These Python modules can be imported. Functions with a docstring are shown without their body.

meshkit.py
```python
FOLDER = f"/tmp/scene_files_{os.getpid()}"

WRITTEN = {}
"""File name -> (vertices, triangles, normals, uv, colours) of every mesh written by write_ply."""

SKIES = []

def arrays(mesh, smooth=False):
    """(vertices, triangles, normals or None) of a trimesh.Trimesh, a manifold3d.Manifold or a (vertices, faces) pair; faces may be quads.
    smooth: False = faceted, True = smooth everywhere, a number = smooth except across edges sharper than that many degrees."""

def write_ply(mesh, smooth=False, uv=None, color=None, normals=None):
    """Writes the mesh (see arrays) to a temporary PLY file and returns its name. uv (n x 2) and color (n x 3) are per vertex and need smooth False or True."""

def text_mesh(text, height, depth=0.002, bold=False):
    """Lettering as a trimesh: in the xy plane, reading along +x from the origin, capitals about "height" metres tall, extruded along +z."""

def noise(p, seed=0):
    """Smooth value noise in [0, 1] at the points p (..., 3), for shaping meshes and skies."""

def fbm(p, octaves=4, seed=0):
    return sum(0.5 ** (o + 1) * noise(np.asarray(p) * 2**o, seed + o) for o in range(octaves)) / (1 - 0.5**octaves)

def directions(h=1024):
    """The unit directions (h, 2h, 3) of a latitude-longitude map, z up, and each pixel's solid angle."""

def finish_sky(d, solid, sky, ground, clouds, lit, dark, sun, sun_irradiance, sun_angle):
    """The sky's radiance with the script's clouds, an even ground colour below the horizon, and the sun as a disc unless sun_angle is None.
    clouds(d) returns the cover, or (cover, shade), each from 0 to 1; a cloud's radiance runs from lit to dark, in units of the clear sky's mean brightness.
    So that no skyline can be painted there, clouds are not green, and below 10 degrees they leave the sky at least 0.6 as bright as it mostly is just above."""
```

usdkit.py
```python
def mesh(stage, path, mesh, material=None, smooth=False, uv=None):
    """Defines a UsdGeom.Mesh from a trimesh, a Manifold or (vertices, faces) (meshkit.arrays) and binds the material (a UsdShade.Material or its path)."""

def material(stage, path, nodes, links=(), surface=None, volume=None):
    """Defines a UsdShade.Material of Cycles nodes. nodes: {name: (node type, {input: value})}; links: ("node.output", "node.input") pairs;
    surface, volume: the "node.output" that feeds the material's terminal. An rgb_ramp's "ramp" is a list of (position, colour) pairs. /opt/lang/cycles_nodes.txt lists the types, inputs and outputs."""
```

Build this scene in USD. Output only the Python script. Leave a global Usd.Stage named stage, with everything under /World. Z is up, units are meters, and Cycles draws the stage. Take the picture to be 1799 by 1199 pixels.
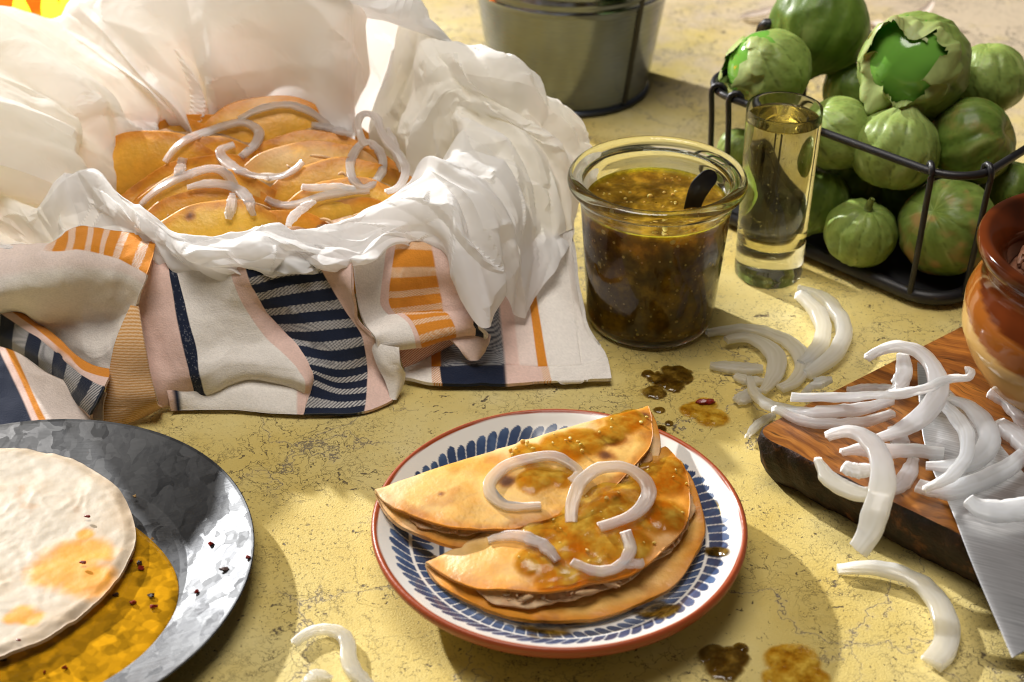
import math
import numpy as np
import trimesh
import usdkit
import meshkit
from meshkit import fbm, noise
from pxr import Usd, UsdGeom, UsdLux, UsdShade, Sdf, Gf, Vt
from scipy.interpolate import PchipInterpolator, CubicSpline, LinearNDInterpolator
from scipy.ndimage import gaussian_filter, gaussian_filter1d

stage = Usd.Stage.CreateInMemory()
UsdGeom.SetStageUpAxis(stage, 'Z')
UsdGeom.SetStageMetersPerUnit(stage, 1.0)
world = UsdGeom.Xform.Define(stage, '/World')
stage.SetDefaultPrim(world.GetPrim())
UsdGeom.Scope.Define(stage, '/World/Looks')

# ------------------------------------------------------------------ camera
FPX, PITCH, CAMH = 2740.0, math.radians(33.2), 0.547
cam = UsdGeom.Camera.Define(stage, '/World/camera')
cam.AddTranslateOp().Set(Gf.Vec3d(0, 0, CAMH))
cam.AddRotateXOp().Set(90 - 33.2)
cam.CreateHorizontalApertureAttr(36.0)
cam.CreateFocalLengthAttr(FPX / 1799 * 36.0)
cam.CreateClippingRangeAttr(Gf.Vec2f(0.02, 50))
cam.CreateFStopAttr(9.0)
cam.CreateFocusDistanceAttr(0.89)
cam.CreateExposureAttr(0.0)

# ------------------------------------------------------------------ lamps
KEY_DIR = np.array([-0.625, 0.635, 0.455]); KEY_DIR /= np.linalg.norm(KEY_DIR)
kp = np.array([0, .85, 0]) + 6 * KEY_DIR
key = UsdLux.SphereLight.Define(stage, '/World/studio_key_lamp')
key.AddTranslateOp().Set(Gf.Vec3d(*kp.tolist()))
key.CreateRadiusAttr(0.08)
key.CreateIntensityAttr(10600.0)
key.CreateColorAttr(Gf.Vec3f(1.0, .985, .96))
fill = UsdLux.RectLight.Define(stage, '/World/studio_softbox')
fill.AddTranslateOp().Set(Gf.Vec3d(-.30, .75, 2.4))
fill.AddRotateXOp().Set(2)
fill.CreateWidthAttr(1.3)
fill.CreateHeightAttr(1.0)
fill.CreateIntensityAttr(11.5)
fill.CreateColorAttr(Gf.Vec3f(1.0, .94, .87))
dome = UsdLux.DomeLight.Define(stage, '/World/room_light')
dome.CreateIntensityAttr(0.015)
dome.CreateColorAttr(Gf.Vec3f(1.0, .92, .84))


# ------------------------------------------------------------------ helpers
def P(px, py, z=0.0):
    """the point of height z on the sight line of a place in the photograph (used to read positions off it)"""
    u, v = (px - 899.5) / FPX, (599.5 - py) / FPX
    d = np.array([u, math.cos(PITCH) + v * math.sin(PITCH), -math.sin(PITCH) + v * math.cos(PITCH)])
    return np.array([0, 0, CAMH]) + d * (z - CAMH) / d[2]


def PY(px, py, y):
    u, v = (px - 899.5) / FPX, (599.5 - py) / FPX
    d = np.array([u, math.cos(PITCH) + v * math.sin(PITCH), -math.sin(PITCH) + v * math.cos(PITCH)])
    return np.array([0, 0, CAMH]) + d * y / d[1]


def ray(px, py):
    u, v = (px - 899.5) / FPX, (599.5 - py) / FPX
    d = np.array([u, math.cos(PITCH) + v * math.sin(PITCH), -math.sin(PITCH) + v * math.cos(PITCH)])
    return d / np.linalg.norm(d)


def ppm(p):
    return FPX / np.linalg.norm(np.asarray(p) - [0, 0, CAMH])


def unit(v):
    v = np.asarray(v, float)
    return v / np.maximum(np.linalg.norm(v, axis=-1, keepdims=True), 1e-12)


used = {}


def numbered(parent, name):
    k = (parent, name)
    n = used.get(k, 0)
    used[k] = n + 1
    return f'{parent}/{name}' + (f'_{n:03d}' if n else '')


LOC = {}


def setdata(prim, label=None, cat=None, group=None, kind=None):
    for k, v in (('label', label), ('category', cat), ('group', group), ('kind', kind)):
        if v:
            prim.SetCustomDataByKey(k, v)


def thing(name, label, cat, loc=(0, 0, 0), group=None):
    path = numbered('/World', name)
    x = UsdGeom.Xform.Define(stage, path)
    x.AddTranslateOp().Set(Gf.Vec3d(*[float(c) for c in loc]))
    LOC[path] = np.array(loc, float)
    setdata(x.GetPrim(), label, cat, group)
    return path


def part(parent, name, mesh, mat, smooth=True, col=None, uv=None, label=None, kind=None):
    """mesh given in world coordinates; parent is a thing or a part of a thing"""
    path = numbered(parent, name)
    top = '/'.join(parent.split('/')[:3])
    v, f, _ = meshkit.arrays(mesh, False)
    ids = np.unique(f)
    if len(ids) < len(v):                                            # drop points that no face uses
        new = np.full(len(v), -1); new[ids] = np.arange(len(ids))
        v, f = v[ids], new[f]
        col = None if col is None else np.asarray(col)[ids]
        uv = None if uv is None else np.asarray(uv)[ids]
    v = v - LOC.get(top, np.zeros(3))
    m = usdkit.mesh(stage, path, trimesh.Trimesh(v, f, process=False), mat, smooth=smooth, uv=uv)
    if col is not None:
        UsdGeom.PrimvarsAPI(m).CreatePrimvar('Col', Sdf.ValueTypeNames.Color3fArray, 'vertex').Set(
            Vt.Vec3fArray.FromNumpy(np.asarray(col, np.float32)))
    setdata(m.GetPrim(), label, None, None, kind)
    return path


def single(name, label, cat, mesh, mat, smooth=True, col=None, uv=None, group=None, kind=None):
    path = part('/World', name, mesh, mat, smooth, col, uv)
    setdata(stage.GetPrimAtPath(path), label, cat, group, kind)
    return path


def quads(nu, nv, wrap_u=False, wrap_v=False):
    iu = np.arange(nu if wrap_u else nu - 1)
    iv = np.arange(nv if wrap_v else nv - 1)
    a, b = np.meshgrid(iu, iv, indexing='ij')
    a2, b2 = (a + 1) % nu, (b + 1) % nv
    return np.stack([a * nv + b, a2 * nv + b, a2 * nv + b2, a * nv + b2], -1).reshape(-1, 4)


def tri(q):
    return np.vstack([q[:, [0, 1, 2]], q[:, [0, 2, 3]]])


def grid(Pt, wrap_u=False, wrap_v=False):
    nu, nv = Pt.shape[:2]
    return trimesh.Trimesh(Pt.reshape(-1, 3), tri(quads(nu, nv, wrap_u, wrap_v)), process=False)


def grid_normals(Pt):
    du = np.gradient(Pt, axis=0)
    dv = np.gradient(Pt, axis=1)
    return unit(np.cross(du, dv))


def solid(Pt, th, col=None, up=True):
    """a closed sheet of thickness th (may be an array) from a grid of points; returns mesh, colours"""
    n = grid_normals(Pt)
    if up and n[..., 2].mean() < 0:
        n = -n
    th = np.asarray(th)[..., None] if np.ndim(th) else th
    A, B = Pt + n * th * .5, Pt - n * th * .5
    nu, nv = Pt.shape[:2]
    N = nu * nv
    q = quads(nu, nv)
    fa, fb = tri(q), tri(q)[:, ::-1] + N
    loop = np.concatenate([np.arange(nv), np.arange(1, nu) * nv + nv - 1, (nu - 1) * nv + np.arange(nv - 2, -1, -1), np.arange(nu - 2, 0, -1) * nv])
    l2 = np.roll(loop, -1)
    side = np.vstack([np.stack([loop, loop + N, l2 + N], 1), np.stack([loop, l2 + N, l2], 1)])
    m = trimesh.Trimesh(np.vstack([A.reshape(-1, 3), B.reshape(-1, 3)]), np.vstack([fa, fb, side]), process=False)
    if col is not None:
        col = np.vstack([col.reshape(-1, 3)] * 2)
    return m, col


def lathe(profile, n=96, centre=(0, 0, 0), closed=False):
    """profile: list of (r, z)"""
    pr = np.asarray(profile, float)
    t = np.linspace(0, 2 * math.pi, n, endpoint=False)
    Pt = np.stack([pr[:, 0][None] * np.cos(t)[:, None], pr[:, 0][None] * np.sin(t)[:, None], np.broadcast_to(pr[:, 1], (n, len(pr)))], -1)
    m = grid(Pt + np.asarray(centre), wrap_u=True, wrap_v=closed)
    if pr[0, 0] < 1e-3 and pr[-1, 0] < 1e-3 and m.volume < 0:
        m = trimesh.Trimesh(m.vertices, m.faces[:, ::-1], process=False)
    return m


def face_up(m):
    m = trimesh.Trimesh(m.vertices, m.faces, process=False)
    if (m.face_normals[:, 2] * m.area_faces).sum() < 0:
        m = trimesh.Trimesh(m.vertices, m.faces[:, ::-1], process=False)
    return m


def spline(pts, n, closed=False):
    pts = np.asarray(pts, float)
    if closed:
        pts = np.vstack([pts, pts[:1]])
    d = np.r_[0, np.cumsum(np.maximum(np.linalg.norm(np.diff(pts, axis=0), axis=1), 1e-9))]
    cs = CubicSpline(d, pts, axis=0, bc_type='periodic' if closed else 'natural')
    return cs(np.linspace(0, d[-1], n, endpoint=not closed))


def tube(path, r, k=10, closed=False, cap=True):
    path = np.asarray(path, float)
    n = len(path)
    t = unit(np.gradient(path, axis=0)) if not closed else unit(np.roll(path, -1, 0) - np.roll(path, 1, 0))
    ref = np.array([0, 0, 1.0])
    a = np.cross(t, ref)
    bad = np.linalg.norm(a, axis=1) < .2
    a[bad] = np.cross(t[bad], [1.0, 0, 0])
    a = unit(a)
    for i in range(1, n):
        if a[i] @ a[i - 1] < 0:
            a[i] = -a[i]
    b = np.cross(t, a)
    th = np.linspace(0, 2 * math.pi, k, endpoint=False)
    r = np.broadcast_to(np.asarray(r, float), (n,))
    Pt = path[:, None] + r[:, None, None] * (np.cos(th)[None, :, None] * a[:, None] + np.sin(th)[None, :, None] * b[:, None])
    m = grid(Pt, wrap_u=closed, wrap_v=True)
    if cap and not closed:
        v = np.vstack([m.vertices, path[:1], path[-1:]])
        i = np.arange(k)
        j = (i + 1) % k
        f = np.vstack([m.faces, np.stack([j, i, np.full(k, n * k)], 1), np.stack([(n - 1) * k + i, (n - 1) * k + j, np.full(k, n * k + 1)], 1)])
        m = trimesh.Trimesh(v, f, process=False)
    return m


def cat_meshes(ms):
    return trimesh.util.concatenate(ms)


def smoothstep(a, b, x):
    t = np.clip((x - a) / (b - a), 0, 1)
    return t * t * (3 - 2 * t)


def mixc(a, b, t):
    a, b, t = np.asarray(a, float), np.asarray(b, float), np.asarray(t)[..., None]
    return a * (1 - t) + b * t


def faceted(U, V, cell, amp, seed):
    """piecewise flat random heights over the (u, v) plane: the facets of crumpled paper"""
    rng = np.random.default_rng(seed)
    u0, u1, v0, v1 = U.min() - cell, U.max() + cell, V.min() - cell, V.max() + cell
    n = int((u1 - u0) * (v1 - v0) / cell ** 2)
    p = np.stack([rng.uniform(u0, u1, n), rng.uniform(v0, v1, n)], 1)
    c = np.array([[u0 - 1, v0 - 1], [u1 + 1, v0 - 1], [u0 - 1, v1 + 1], [u1 + 1, v1 + 1]])
    h = np.r_[rng.uniform(-1, 1, n), np.zeros(4)]
    return amp * LinearNDInterpolator(np.vstack([p, c]), h)(U, V)


# ------------------------------------------------------------------ materials
def mat(name, nodes, links=(), surface='p.BSDF'):
    return usdkit.material(stage, f'/World/Looks/{name}', nodes, links, surface=surface)


def simple(name, color, rough=.5, bump=None, **kw):
    nodes = {'p': ('principled_bsdf', dict(base_color=color, roughness=rough, **kw))}
    links = []
    if bump:
        nodes |= {'g': ('geometry', {}), 'bn': ('noise_texture', {'scale': bump[0], 'detail': 4.0}), 'b': ('bump', {'strength': bump[1], 'distance': bump[2]})}
        links += [('g.position', 'bn.vector'), ('bn.fac', 'b.height'), ('b.normal', 'p.normal')]
    return mat(name, nodes, links)


def painted(name, rough=.5, bump=None, var=None, **kw):
    """colour from the mesh's own 'Col' primvar, with an optional fine mottling var=(scale, amount)"""
    nodes = {'p': ('principled_bsdf', dict(roughness=rough, **kw)), 'c': ('attribute', {'attribute': 'Col'})}
    links = []
    src = 'c.color'
    if bump or var:
        nodes['g'] = ('geometry', {})
    if var:
        nodes |= {'vn': ('noise_texture', {'scale': var[0], 'detail': 5.0, 'roughness': .6}),
                  'vr': ('map_range', {'from_min': .3, 'from_max': .7, 'to_min': 1 - var[1], 'to_max': 1 + var[1], 'clamp': True}),
                  'vm': ('mix', {'mix_type': 'multiply', 'fac': 1.0})}
        links += [('g.position', 'vn.vector'), ('vn.fac', 'vr.value'), (src, 'vm.color1'), ('vr.result', 'vm.color2')]
        src = 'vm.color'
    links += [(src, 'p.base_color')]
    if bump:
        nodes |= {'bn': ('noise_texture', {'scale': bump[0], 'detail': 4.0}), 'b': ('bump', {'strength': bump[1], 'distance': bump[2]})}
        links += [('g.position', 'bn.vector'), ('bn.fac', 'b.height'), ('b.normal', 'p.normal')]
    return mat(name, nodes, links)


def table_material():
    N, L = {}, []

    def n(name, kind, **kw):
        N[name] = (kind, kw)
        return name

    def l(*ab):
        L.append(ab)
    n('g', 'geometry')
    n('p', 'principled_bsdf', roughness=.62, specular_ior_level=.35)
    # warp
    n('w', 'noise_texture', scale=22.0, detail=5.0, roughness=.62)
    n('wm', 'mix', mix_type='linear_light', fac=.045)
    l('g.position', 'w.vector'); l('g.position', 'wm.color1'); l('w.color', 'wm.color2')
    # large tone patches
    n('t1', 'noise_texture', scale=5.0, detail=7.0, roughness=.62)
    l('g.position', 't1.vector')
    n('r1', 'rgb_ramp', ramp=[(.32, (.50, .355, .075)), (.46, (.58, .45, .14)), (.58, (.63, .52, .21)), (.72, (.69, .61, .36))])
    l('t1.fac', 'r1.fac')
    # grey-lilac bare cement towards the far right, and small flecks of it
    n('s', 'separate_xyz'); l('g.position', 's.vector')
    n('far', 'math', math_type='multiply_add', value2=.9, value3=-.62)
    l('s.y', 'far.value1')
    n('far2', 'math', math_type='multiply_add', value2=.55); l('s.x', 'far2.value1'); l('far.value', 'far2.value3')
    n('t2', 'noise_texture', scale=16.0, detail=6.0, roughness=.7); l('g.position', 't2.vector')
    n('far3', 'math', math_type='add'); l('far2.value', 'far3.value1'); l('t2.fac', 'far3.value2')
    n('fr', 'map_range', from_min=1.02, from_max=1.35, to_min=0.0, to_max=.75, clamp=True); l('far3.value', 'fr.value')
    n('m1', 'mix', color2=(.56, .46, .38)); l('r1.color', 'm1.color1'); l('fr.result', 'm1.fac')
    # cracks
    for i, (sc, wd, msc, lo, hi) in enumerate(((12.0, .0065, 7.0, .43, .52), (34.0, .013, 11.0, .46, .57), (90.0, .024, 14.0, .50, .62))):
        n(f'v{i}', 'voronoi_texture', feature='distance_to_edge', scale=sc)
        l('wm.color', f'v{i}.vector')
        n(f'k{i}', 'map_range', from_min=wd * .25, from_max=wd, to_min=1.0, to_max=0.0, clamp=True)
        l(f'v{i}.distance', f'k{i}.value')
        n(f'mk{i}', 'noise_texture', scale=msc, detail=3.0, w=0.0); l('g.position', f'mk{i}.vector')
        n(f'mr{i}', 'map_range', from_min=lo, from_max=hi, to_min=0.0, to_max=1.0, clamp=True); l(f'mk{i}.fac', f'mr{i}.value')
        n(f'c{i}', 'math', math_type='multiply'); l(f'k{i}.result', f'c{i}.value1'); l(f'mr{i}.result', f'c{i}.value2')
    n('cA', 'math', math_type='maximum'); l('c0.value', 'cA.value1'); l('c1.value', 'cA.value2')
    n('cB', 'math', math_type='maximum'); l('cA.value', 'cB.value1'); l('c2.value', 'cB.value2')
    # pits of two sizes
    for i, (sc, keep, rad) in enumerate(((30.0, .15, .13), (110.0, .2, .22), (330.0, .22, .30))):
        n(f'pv{i}', 'voronoi_texture', feature='f1', scale=sc); l('wm.color', f'pv{i}.vector')
        n(f'ps{i}', 'separate_color'); l(f'pv{i}.color', f'ps{i}.color')
        n(f'pk{i}', 'math', math_type='less_than', value2=keep); l(f'ps{i}.r', f'pk{i}.value1')
        n(f'pd{i}', 'map_range', from_min=rad * .6, from_max=rad, to_min=1.0, to_max=0.0, clamp=True); l(f'pv{i}.distance', f'pd{i}.value')
        n(f'pp{i}', 'math', math_type='multiply'); l(f'pk{i}.value', f'pp{i}.value1'); l(f'pd{i}.result', f'pp{i}.value2')
    # rough eroded speckle in patches
    n('sp', 'noise_texture', scale=420.0, detail=3.0, roughness=.7); l('g.position', 'sp.vector')
    n('sr', 'map_range', from_min=.585, from_max=.64, to_min=0.0, to_max=1.0, clamp=True); l('sp.fac', 'sr.value')
    n('sm', 'noise_texture', scale=13.0, detail=4.0, roughness=.65); l('wm.color', 'sm.vector')
    n('smr', 'map_range', from_min=.45, from_max=.63, to_min=.03, to_max=1.0, clamp=True); l('sm.fac', 'smr.value')
    n('ss', 'math', math_type='multiply'); l('sr.result', 'ss.value1'); l('smr.result', 'ss.value2')
    n('q1', 'math', math_type='maximum'); l('cB.value', 'q1.value1'); l('pp0.value', 'q1.value2')
    n('q2', 'math', math_type='maximum'); l('q1.value', 'q2.value1'); l('pp1.value', 'q2.value2')
    n('q3', 'math', math_type='maximum'); l('pp2.value', 'q3.value1'); l('ss.value', 'q3.value2')
    n('q4', 'math', math_type='multiply', value2=.75); l('q3.value', 'q4.value1')
    n('q5', 'math', math_type='maximum'); l('q2.value', 'q5.value1'); l('q4.value', 'q5.value2')
    n('q6', 'math', math_type='multiply', value2=.88); l('q5.value', 'q6.value1')
    n('m2', 'mix', color2=(.06, .042, .03)); l('m1.color', 'm2.color1'); l('q6.value', 'm2.fac')
    # greyish halo along big cracks
    n('hz', 'map_range', from_min=.0, from_max=.03, to_min=.25, to_max=0.0, clamp=True); l('v0.distance', 'hz.value')
    n('hm', 'math', math_type='multiply'); l('hz.result', 'hm.value1'); l('mr0.result', 'hm.value2')
    n('m0', 'mix', color2=(.42, .36, .28)); l('m2.color', 'm0.color1'); l('hm.value', 'm0.fac')
    l('m0.color', 'p.base_color')
    # relief
    n('gr', 'noise_texture', scale=850.0, detail=4.0, roughness=.6); l('g.position', 'gr.vector')
    n('gr2', 'noise_texture', scale=95.0, detail=4.0, roughness=.6); l('g.position', 'gr2.vector')
    n('h1', 'math', math_type='multiply_add', value2=.35); l('gr2.fac', 'h1.value1'); l('gr.fac', 'h1.value3')
    n('h2', 'math', math_type='multiply_add', value2=-1.3); l('q5.value', 'h2.value1'); l('h1.value', 'h2.value3')
    n('b', 'bump', strength=.6, distance=.0008); l('h2.value', 'b.height'); l('b.normal', 'p.normal')
    return mat('yellow_plaster', N, L)


M = {}
M['table'] = table_material()
M['paper'] = mat('parchment_paper', {
    'd': ('diffuse_bsdf', {'color': (.93, .93, .93)}), 't': ('translucent_bsdf', {'color': (.96, .94, .92)}),
    'm': ('mix_closure', {'fac': .40}), 'gl': ('glossy_bsdf', {'color': (1, 1, 1), 'roughness': .5}), 'mm': ('mix_closure', {'fac': .03}),
    'g': ('geometry', {}), 'n': ('noise_texture', {'scale': 60.0, 'detail': 4.0, 'distortion': 1.0}), 'b': ('bump', {'strength': .3, 'distance': .003})},
    [('d.BSDF', 'm.closure1'), ('t.BSDF', 'm.closure2'), ('m.closure', 'mm.closure1'), ('gl.BSDF', 'mm.closure2'), ('g.position', 'n.vector'), ('n.fac', 'b.height'), ('b.normal', 'd.normal'), ('b.normal', 'gl.normal')], surface='mm.closure')
M['cloth'] = painted('woven_cotton', .9, bump=(1100.0, .45, .0008), sheen_weight=.25, specular_ior_level=.15)
M['onion'] = mat('raw_onion', {
    'p': ('principled_bsdf', {'roughness': .24, 'subsurface_weight': .9, 'subsurface_scale': .008, 'subsurface_radius': (1.0, .94, .86), 'specular_ior_level': .45}),
    'c': ('attribute', {'attribute': 'Col'}), 'tl': ('translucent_bsdf', {}), 'tr': ('transparent_bsdf', {'color': (.96, .95, .90)}), 'm1': ('mix_closure', {'fac': .16}), 'm2': ('mix_closure', {'fac': .05}),
    'g': ('geometry', {}), 'n': ('noise_texture', {'scale': 260.0, 'detail': 4.0}), 'b': ('bump', {'strength': .15, 'distance': .0006})},
    [('c.color', 'p.base_color'), ('c.color', 'tl.color'), ('g.position', 'n.vector'), ('n.fac', 'b.height'), ('b.normal', 'p.normal'),
     ('p.BSDF', 'm1.closure1'), ('tl.BSDF', 'm1.closure2'), ('m1.closure', 'm2.closure1'), ('tr.BSDF', 'm2.closure2')], surface='m2.closure')
M['tortilla'] = painted('corn_tortilla', .42, bump=(420.0, .45, .0008), var=(160.0, .10), subsurface_weight=.12, subsurface_scale=.003, subsurface_radius=(1, .6, .3), specular_ior_level=.4)
M['flour'] = painted('pale_tortilla', .6, bump=(330.0, .25, .0008), var=(120.0, .06), subsurface_weight=.1, subsurface_scale=.003, subsurface_radius=(1, .7, .4))
M['meat'] = painted('shredded_chicken', .5, bump=(500.0, .5, .001), var=(260.0, .22), subsurface_weight=.15, subsurface_scale=.002, subsurface_radius=(1, .5, .3))
M['sauce'] = mat('green_salsa', {
    'p': ('principled_bsdf', {'roughness': .16, 'subsurface_weight': .3, 'subsurface_scale': .003, 'subsurface_radius': (1, .6, .1), 'specular_ior_level': .6}),
    'g': ('geometry', {}), 'n': ('noise_texture', {'scale': 170.0, 'detail': 4.0, 'roughness': .65}),
    'r': ('rgb_ramp', {'ramp': [(.30, (.13, .075, .008)), (.42, (.33, .19, .02)), (.58, (.50, .31, .035)), (.72, (.62, .44, .09))]}),
    'b': ('bump', {'strength': .5, 'distance': .0012})},
    [('g.position', 'n.vector'), ('n.fac', 'r.fac'), ('r.color', 'p.base_color'), ('n.fac', 'b.height'), ('b.normal', 'p.normal')])
M['sauce_dark'] = mat('dark_salsa', {
    'p': ('principled_bsdf', {'roughness': .2, 'subsurface_weight': .15, 'subsurface_scale': .002, 'subsurface_radius': (1, .6, .1), 'specular_ior_level': .6}),
    'g': ('geometry', {}), 'n': ('noise_texture', {'scale': 150.0, 'detail': 4.0, 'roughness': .65}),
    'r': ('rgb_ramp', {'ramp': [(.36, (.02, .014, .004)), (.52, (.10, .06, .01)), (.66, (.26, .16, .025))]}),
    'b': ('bump', {'strength': .5, 'distance': .0012})},
    [('g.position', 'n.vector'), ('n.fac', 'r.fac'), ('r.color', 'p.base_color'), ('n.fac', 'b.height'), ('b.normal', 'p.normal')])
M['sauce_amber'] = mat('amber_salsa', {
    'p': ('principled_bsdf', {'roughness': .14, 'subsurface_weight': .3, 'subsurface_scale': .003, 'subsurface_radius': (1, .6, .1), 'specular_ior_level': .6}),
    'g': ('geometry', {}), 'n': ('noise_texture', {'scale': 140.0, 'detail': 4.0, 'roughness': .65}),
    'r': ('rgb_ramp', {'ramp': [(.33, (.10, .05, .006)), (.46, (.50, .27, .02)), (.62, (.66, .42, .04)), (.74, (.74, .55, .12))]}),
    'b': ('bump', {'strength': .5, 'distance': .0012})},
    [('g.position', 'n.vector'), ('n.fac', 'r.fac'), ('r.color', 'p.base_color'), ('n.fac', 'b.height'), ('b.normal', 'p.normal')])
M['jar_salsa'] = mat('jar_salsa', {
    'p': ('principled_bsdf', {'roughness': .22, 'subsurface_weight': .35, 'subsurface_scale': .006, 'subsurface_radius': (1, .55, .08), 'specular_ior_level': .06}),
    'g': ('geometry', {}), 'n': ('noise_texture', {'scale': 70.0, 'detail': 5.0, 'roughness': .65}),
    'r': ('rgb_ramp', {'ramp': [(.35, (.075, .036, .003)), (.52, (.18, .098, .008)), (.66, (.42, .24, .02))]}),
    'b': ('bump', {'strength': .4, 'distance': .001})},
    [('g.position', 'n.vector'), ('n.fac', 'r.fac'), ('r.color', 'p.base_color'), ('n.fac', 'b.height'), ('b.normal', 'p.normal')])
M['glaze_salsa'] = mat('salsa_glaze', {
    'p': ('principled_bsdf', {'roughness': .15, 'specular_ior_level': .5}), 't': ('transparent_bsdf', {'color': (.84, .56, .14)}), 'c': ('attribute', {'attribute': 'Col'}), 'mx': ('mix_closure', {}), 't0': ('transparent_bsdf', {'color': (1, 1, 1)}), 'm2': ('mix_closure', {}),
    'g': ('geometry', {}), 'n': ('noise_texture', {'scale': 85.0, 'detail': 5.0, 'roughness': .6}), 'k': ('map_range', {'from_min': .36, 'from_max': .68, 'to_min': .18, 'to_max': .75, 'clamp': True}),
    's': ('separate_color', {}), 'r': ('rgb_ramp', {'ramp': [(.34, (.22, .12, .010)), (.5, (.42, .24, .020)), (.68, (.56, .36, .05))]}),
    'b': ('bump', {'strength': .25, 'distance': .0015})},
    [('g.position', 'n.vector'), ('n.fac', 'r.fac'), ('r.color', 'p.base_color'), ('n.fac', 'b.height'), ('b.normal', 'p.normal'), ('n.fac', 'k.value'), ('k.result', 'mx.fac'),
     ('t.BSDF', 'mx.closure1'), ('p.BSDF', 'mx.closure2'), ('c.color', 's.color'), ('s.r', 'm2.fac'), ('t0.BSDF', 'm2.closure1'), ('mx.closure', 'm2.closure2')], surface='m2.closure')


def film(name, ramp, tint, lo, hi, scale=110.0):
    return mat(name, {
        'p': ('principled_bsdf', {'roughness': .14, 'specular_ior_level': .55}), 't': ('transparent_bsdf', {'color': tint}), 'c': ('attribute', {'attribute': 'Col'}), 'mx': ('mix_closure', {}), 't0': ('transparent_bsdf', {'color': (1, 1, 1)}), 'm2': ('mix_closure', {}),
        'g': ('geometry', {}), 'n': ('noise_texture', {'scale': scale, 'detail': 5.0, 'roughness': .62}), 'k': ('map_range', {'from_min': .36, 'from_max': .66, 'to_min': lo, 'to_max': hi, 'clamp': True}),
        's': ('separate_color', {}), 'r': ('rgb_ramp', {'ramp': ramp}), 'b': ('bump', {'strength': .3, 'distance': .001})},
        [('g.position', 'n.vector'), ('n.fac', 'r.fac'), ('r.color', 'p.base_color'), ('n.fac', 'b.height'), ('b.normal', 'p.normal'), ('n.fac', 'k.value'), ('k.result', 'mx.fac'),
         ('t.BSDF', 'mx.closure1'), ('p.BSDF', 'mx.closure2'), ('c.color', 's.color'), ('s.r', 'm2.fac'), ('t0.BSDF', 'm2.closure1'), ('mx.closure', 'm2.closure2')], surface='m2.closure')


M['film_dark'] = film('dark_salsa_film', [(.36, (.03, .018, .003)), (.52, (.11, .06, .007)), (.68, (.24, .14, .02))], (.45, .30, .06), .45, .95)
M['film_amber'] = film('amber_salsa_film', [(.35, (.20, .10, .008)), (.48, (.52, .29, .02)), (.68, (.66, .43, .06))], (.86, .58, .10), .30, .9)
M['seed'] = simple('pale_seed', (.62, .40, .09), .35, subsurface_weight=.3, subsurface_scale=.002)
M['glass'] = mat('clear_glass', {'g': ('glass_bsdf', {'color': (.97, .985, .965), 'roughness': 0.0, 'IOR': 1.47}), 't': ('transparent_bsdf', {'color': (.93, .95, .90)}), 'm': ('mix_closure', {'fac': .04})},
                 [('g.BSDF', 'm.closure1'), ('t.BSDF', 'm.closure2')], surface='m.closure')
M['tequila'] = mat('pale_gold_liquid', {'g': ('glass_bsdf', {'color': (.98, .93, .72), 'roughness': 0.0, 'IOR': 1.36}), 't': ('transparent_bsdf', {'color': (.96, .90, .66)}), 'm': ('mix_closure', {'fac': .10})},
                   [('g.BSDF', 'm.closure1'), ('t.BSDF', 'm.closure2')], surface='m.closure')
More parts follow.
